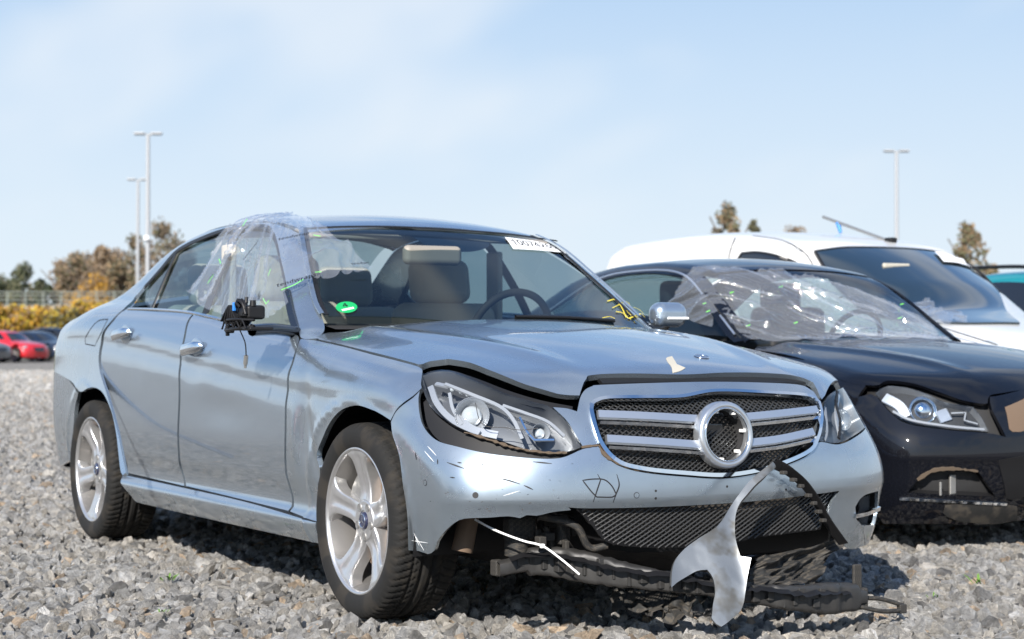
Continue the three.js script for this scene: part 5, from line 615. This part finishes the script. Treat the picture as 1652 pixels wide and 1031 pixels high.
const gravelBump = dataTex(512, (u, v) => { const g = tf(u, v, 32, 81); return [g, g, g]; }, 1, false);
{ const g = new THREE.PlaneGeometry(500, 500).rotateX(-Math.PI / 2); const uv = g.attributes.uv; for (let i = 0; i < uv.count; i++) uv.setXY(i, uv.getX(i) * 500 / 2.4, uv.getY(i) * 500 / 2.4); g.translate(-80, -.022, 0); const m = SM({ color: C(.62, .61, .59), map: gravelTex, bumpMap: gravelBump, bumpScale: .012, roughness: .95 }); single('ground', g, m, 'grey crushed-stone gravel of the yard', 'ground', null, 'structure'); }
{ const shapes = []; for (let k = 0; k < 8; k++) { const pts = []; for (let i = 0; i < 15; i++) { const v = V(rr(-1, 1), rr(-1, 1), rr(-1, 1)).normalize().multiplyScalar(rr(.75, 1)); pts.push(V(v.x * rr(.9, 1.25), v.y * .72, v.z)); } const g = new ConvexGeometry(pts), p = g.attributes.position, uv = []; const ox = R() * 5, oy = R() * 5; for (let i = 0; i < p.count; i++) uv.push(p.getX(i) * .28 + p.getY(i) * .13 + ox, p.getZ(i) * .28 + p.getY(i) * .19 + oy); g.setAttribute('uv', new THREE.Float32BufferAttribute(uv, 2)); shapes.push(g); }
  const bump = dataTex(256, (u, v, i, j) => { const g = tf(u, v, 20, 71) * .7 + hsh(i, j, 9) * .3; return [g, g, g]; }, 2, false);
  const mat = SM({ color: C(1, 1, 1), map: stoneTex, bumpMap: bump, bumpScale: .05, roughness: .9 }); const lists = shapes.map(() => []);
  const place = (d0, d1, sp, s0, s1, margin) => { const N = Math.ceil((d1 - d0) / sp); for (let i = 0; i < N; i++) { const d = d0 + i * sp, hw = d * .278 + margin; for (let x = -hw; x < hw; x += sp) { const dd = d + rr(-.5, .5) * sp, xx = x + rr(-.5, .5) * sp; const p = EYE.clone().addScaledVector(FWD, dd).addScaledVector(RIGHT, xx); const s = lerp(s0, s1, Math.pow(R(), 1.6)); lists[Math.floor(R() * 8)].push([p.x, rr(-.018, .0) - s * .3, p.z, s]); } } };
  place(2.6, 9, .041, .020, .056, 2.2); place(9, 16, .052, .026, .06, 2.2); place(16, 30, .075, .03, .055, 1.5); place(30, 60, .17, .05, .09, 1.5);
  const mx = new THREE.Matrix4(), q = new THREE.Quaternion(), e = new THREE.Euler(), col = new THREE.Color();
  lists.forEach((L, k) => { const im = new THREE.InstancedMesh(shapes[k], mat, L.length); L.forEach((s, i) => { e.set(R() * 6.28, R() * 6.28, R() * 6.28); q.setFromEuler(e); mx.compose(V(s[0], s[1], s[2]), q, V(s[3] * rr(.8, 1.25), s[3] * rr(.7, 1.05), s[3])); im.setMatrixAt(i, mx); const t = R(), g = rr(.6, .97) * (t > .93 ? .5 : 1); const warm = t < .05 ? [1.1, .88, .66] : t < .4 ? [1.04, .995, .92] : [1.0, .995, .98]; im.setColorAt(i, col.setRGB(g * warm[0], g * warm[1], g * warm[2])); }); im.name = uname('gravel'); im.userData = { label: 'loose angular grey gravel stones covering the yard', category: 'gravel', kind: 'stuff', group: 'gravel' }; shade(im); scene.add(im); });
}
{ const put = (px, py, n, h, label) => { const d = FWD.clone().addScaledVector(RIGHT, (px - W / 2) / FPX).addScaledVector(UP, -(py - H / 2) / FPX), t = -(EYE.y - .01) / d.y, p = EYE.clone().addScaledVector(d, t); const g = thing('weed', label, 'weed', null, [p.x, .005, p.z]); part(g, 'leaf', merge(Array.from({ length: n }, () => { const a = R() * 6.28, l = rr(.5, 1) * h; const q = gridSurf(2, 4, (u, v) => { const w = (u - .5) * .16 * h * Math.sin(Math.PI * (.1 + .9 * v)); return [w * Math.cos(a + 1.57) + Math.cos(a) * v * l * .9, Math.sin(v * 1.6) * l * .55, w * Math.sin(a + 1.57) + Math.sin(a) * v * l * .9]; }); q.translate(rr(-.02, .02), 0, rr(-.02, .02)); return q; })), SM({ color: C(.10, .20, .03), roughness: .8, side: THREE.DoubleSide })); };
  put(270, 934, 16, .045, 'small green weed tuft between the stones beside the sedan door'); put(258, 986, 7, .03, 'tiny green weed sprout in the open gravel before the sedan door'); put(1580, 940, 6, .06, 'green leaf lying on the gravel before the black coupe'); put(1508, 962, 5, .03, 'tiny weed sprout beside the end of the bumper carrier'); }
renderer.render(scene, camera);
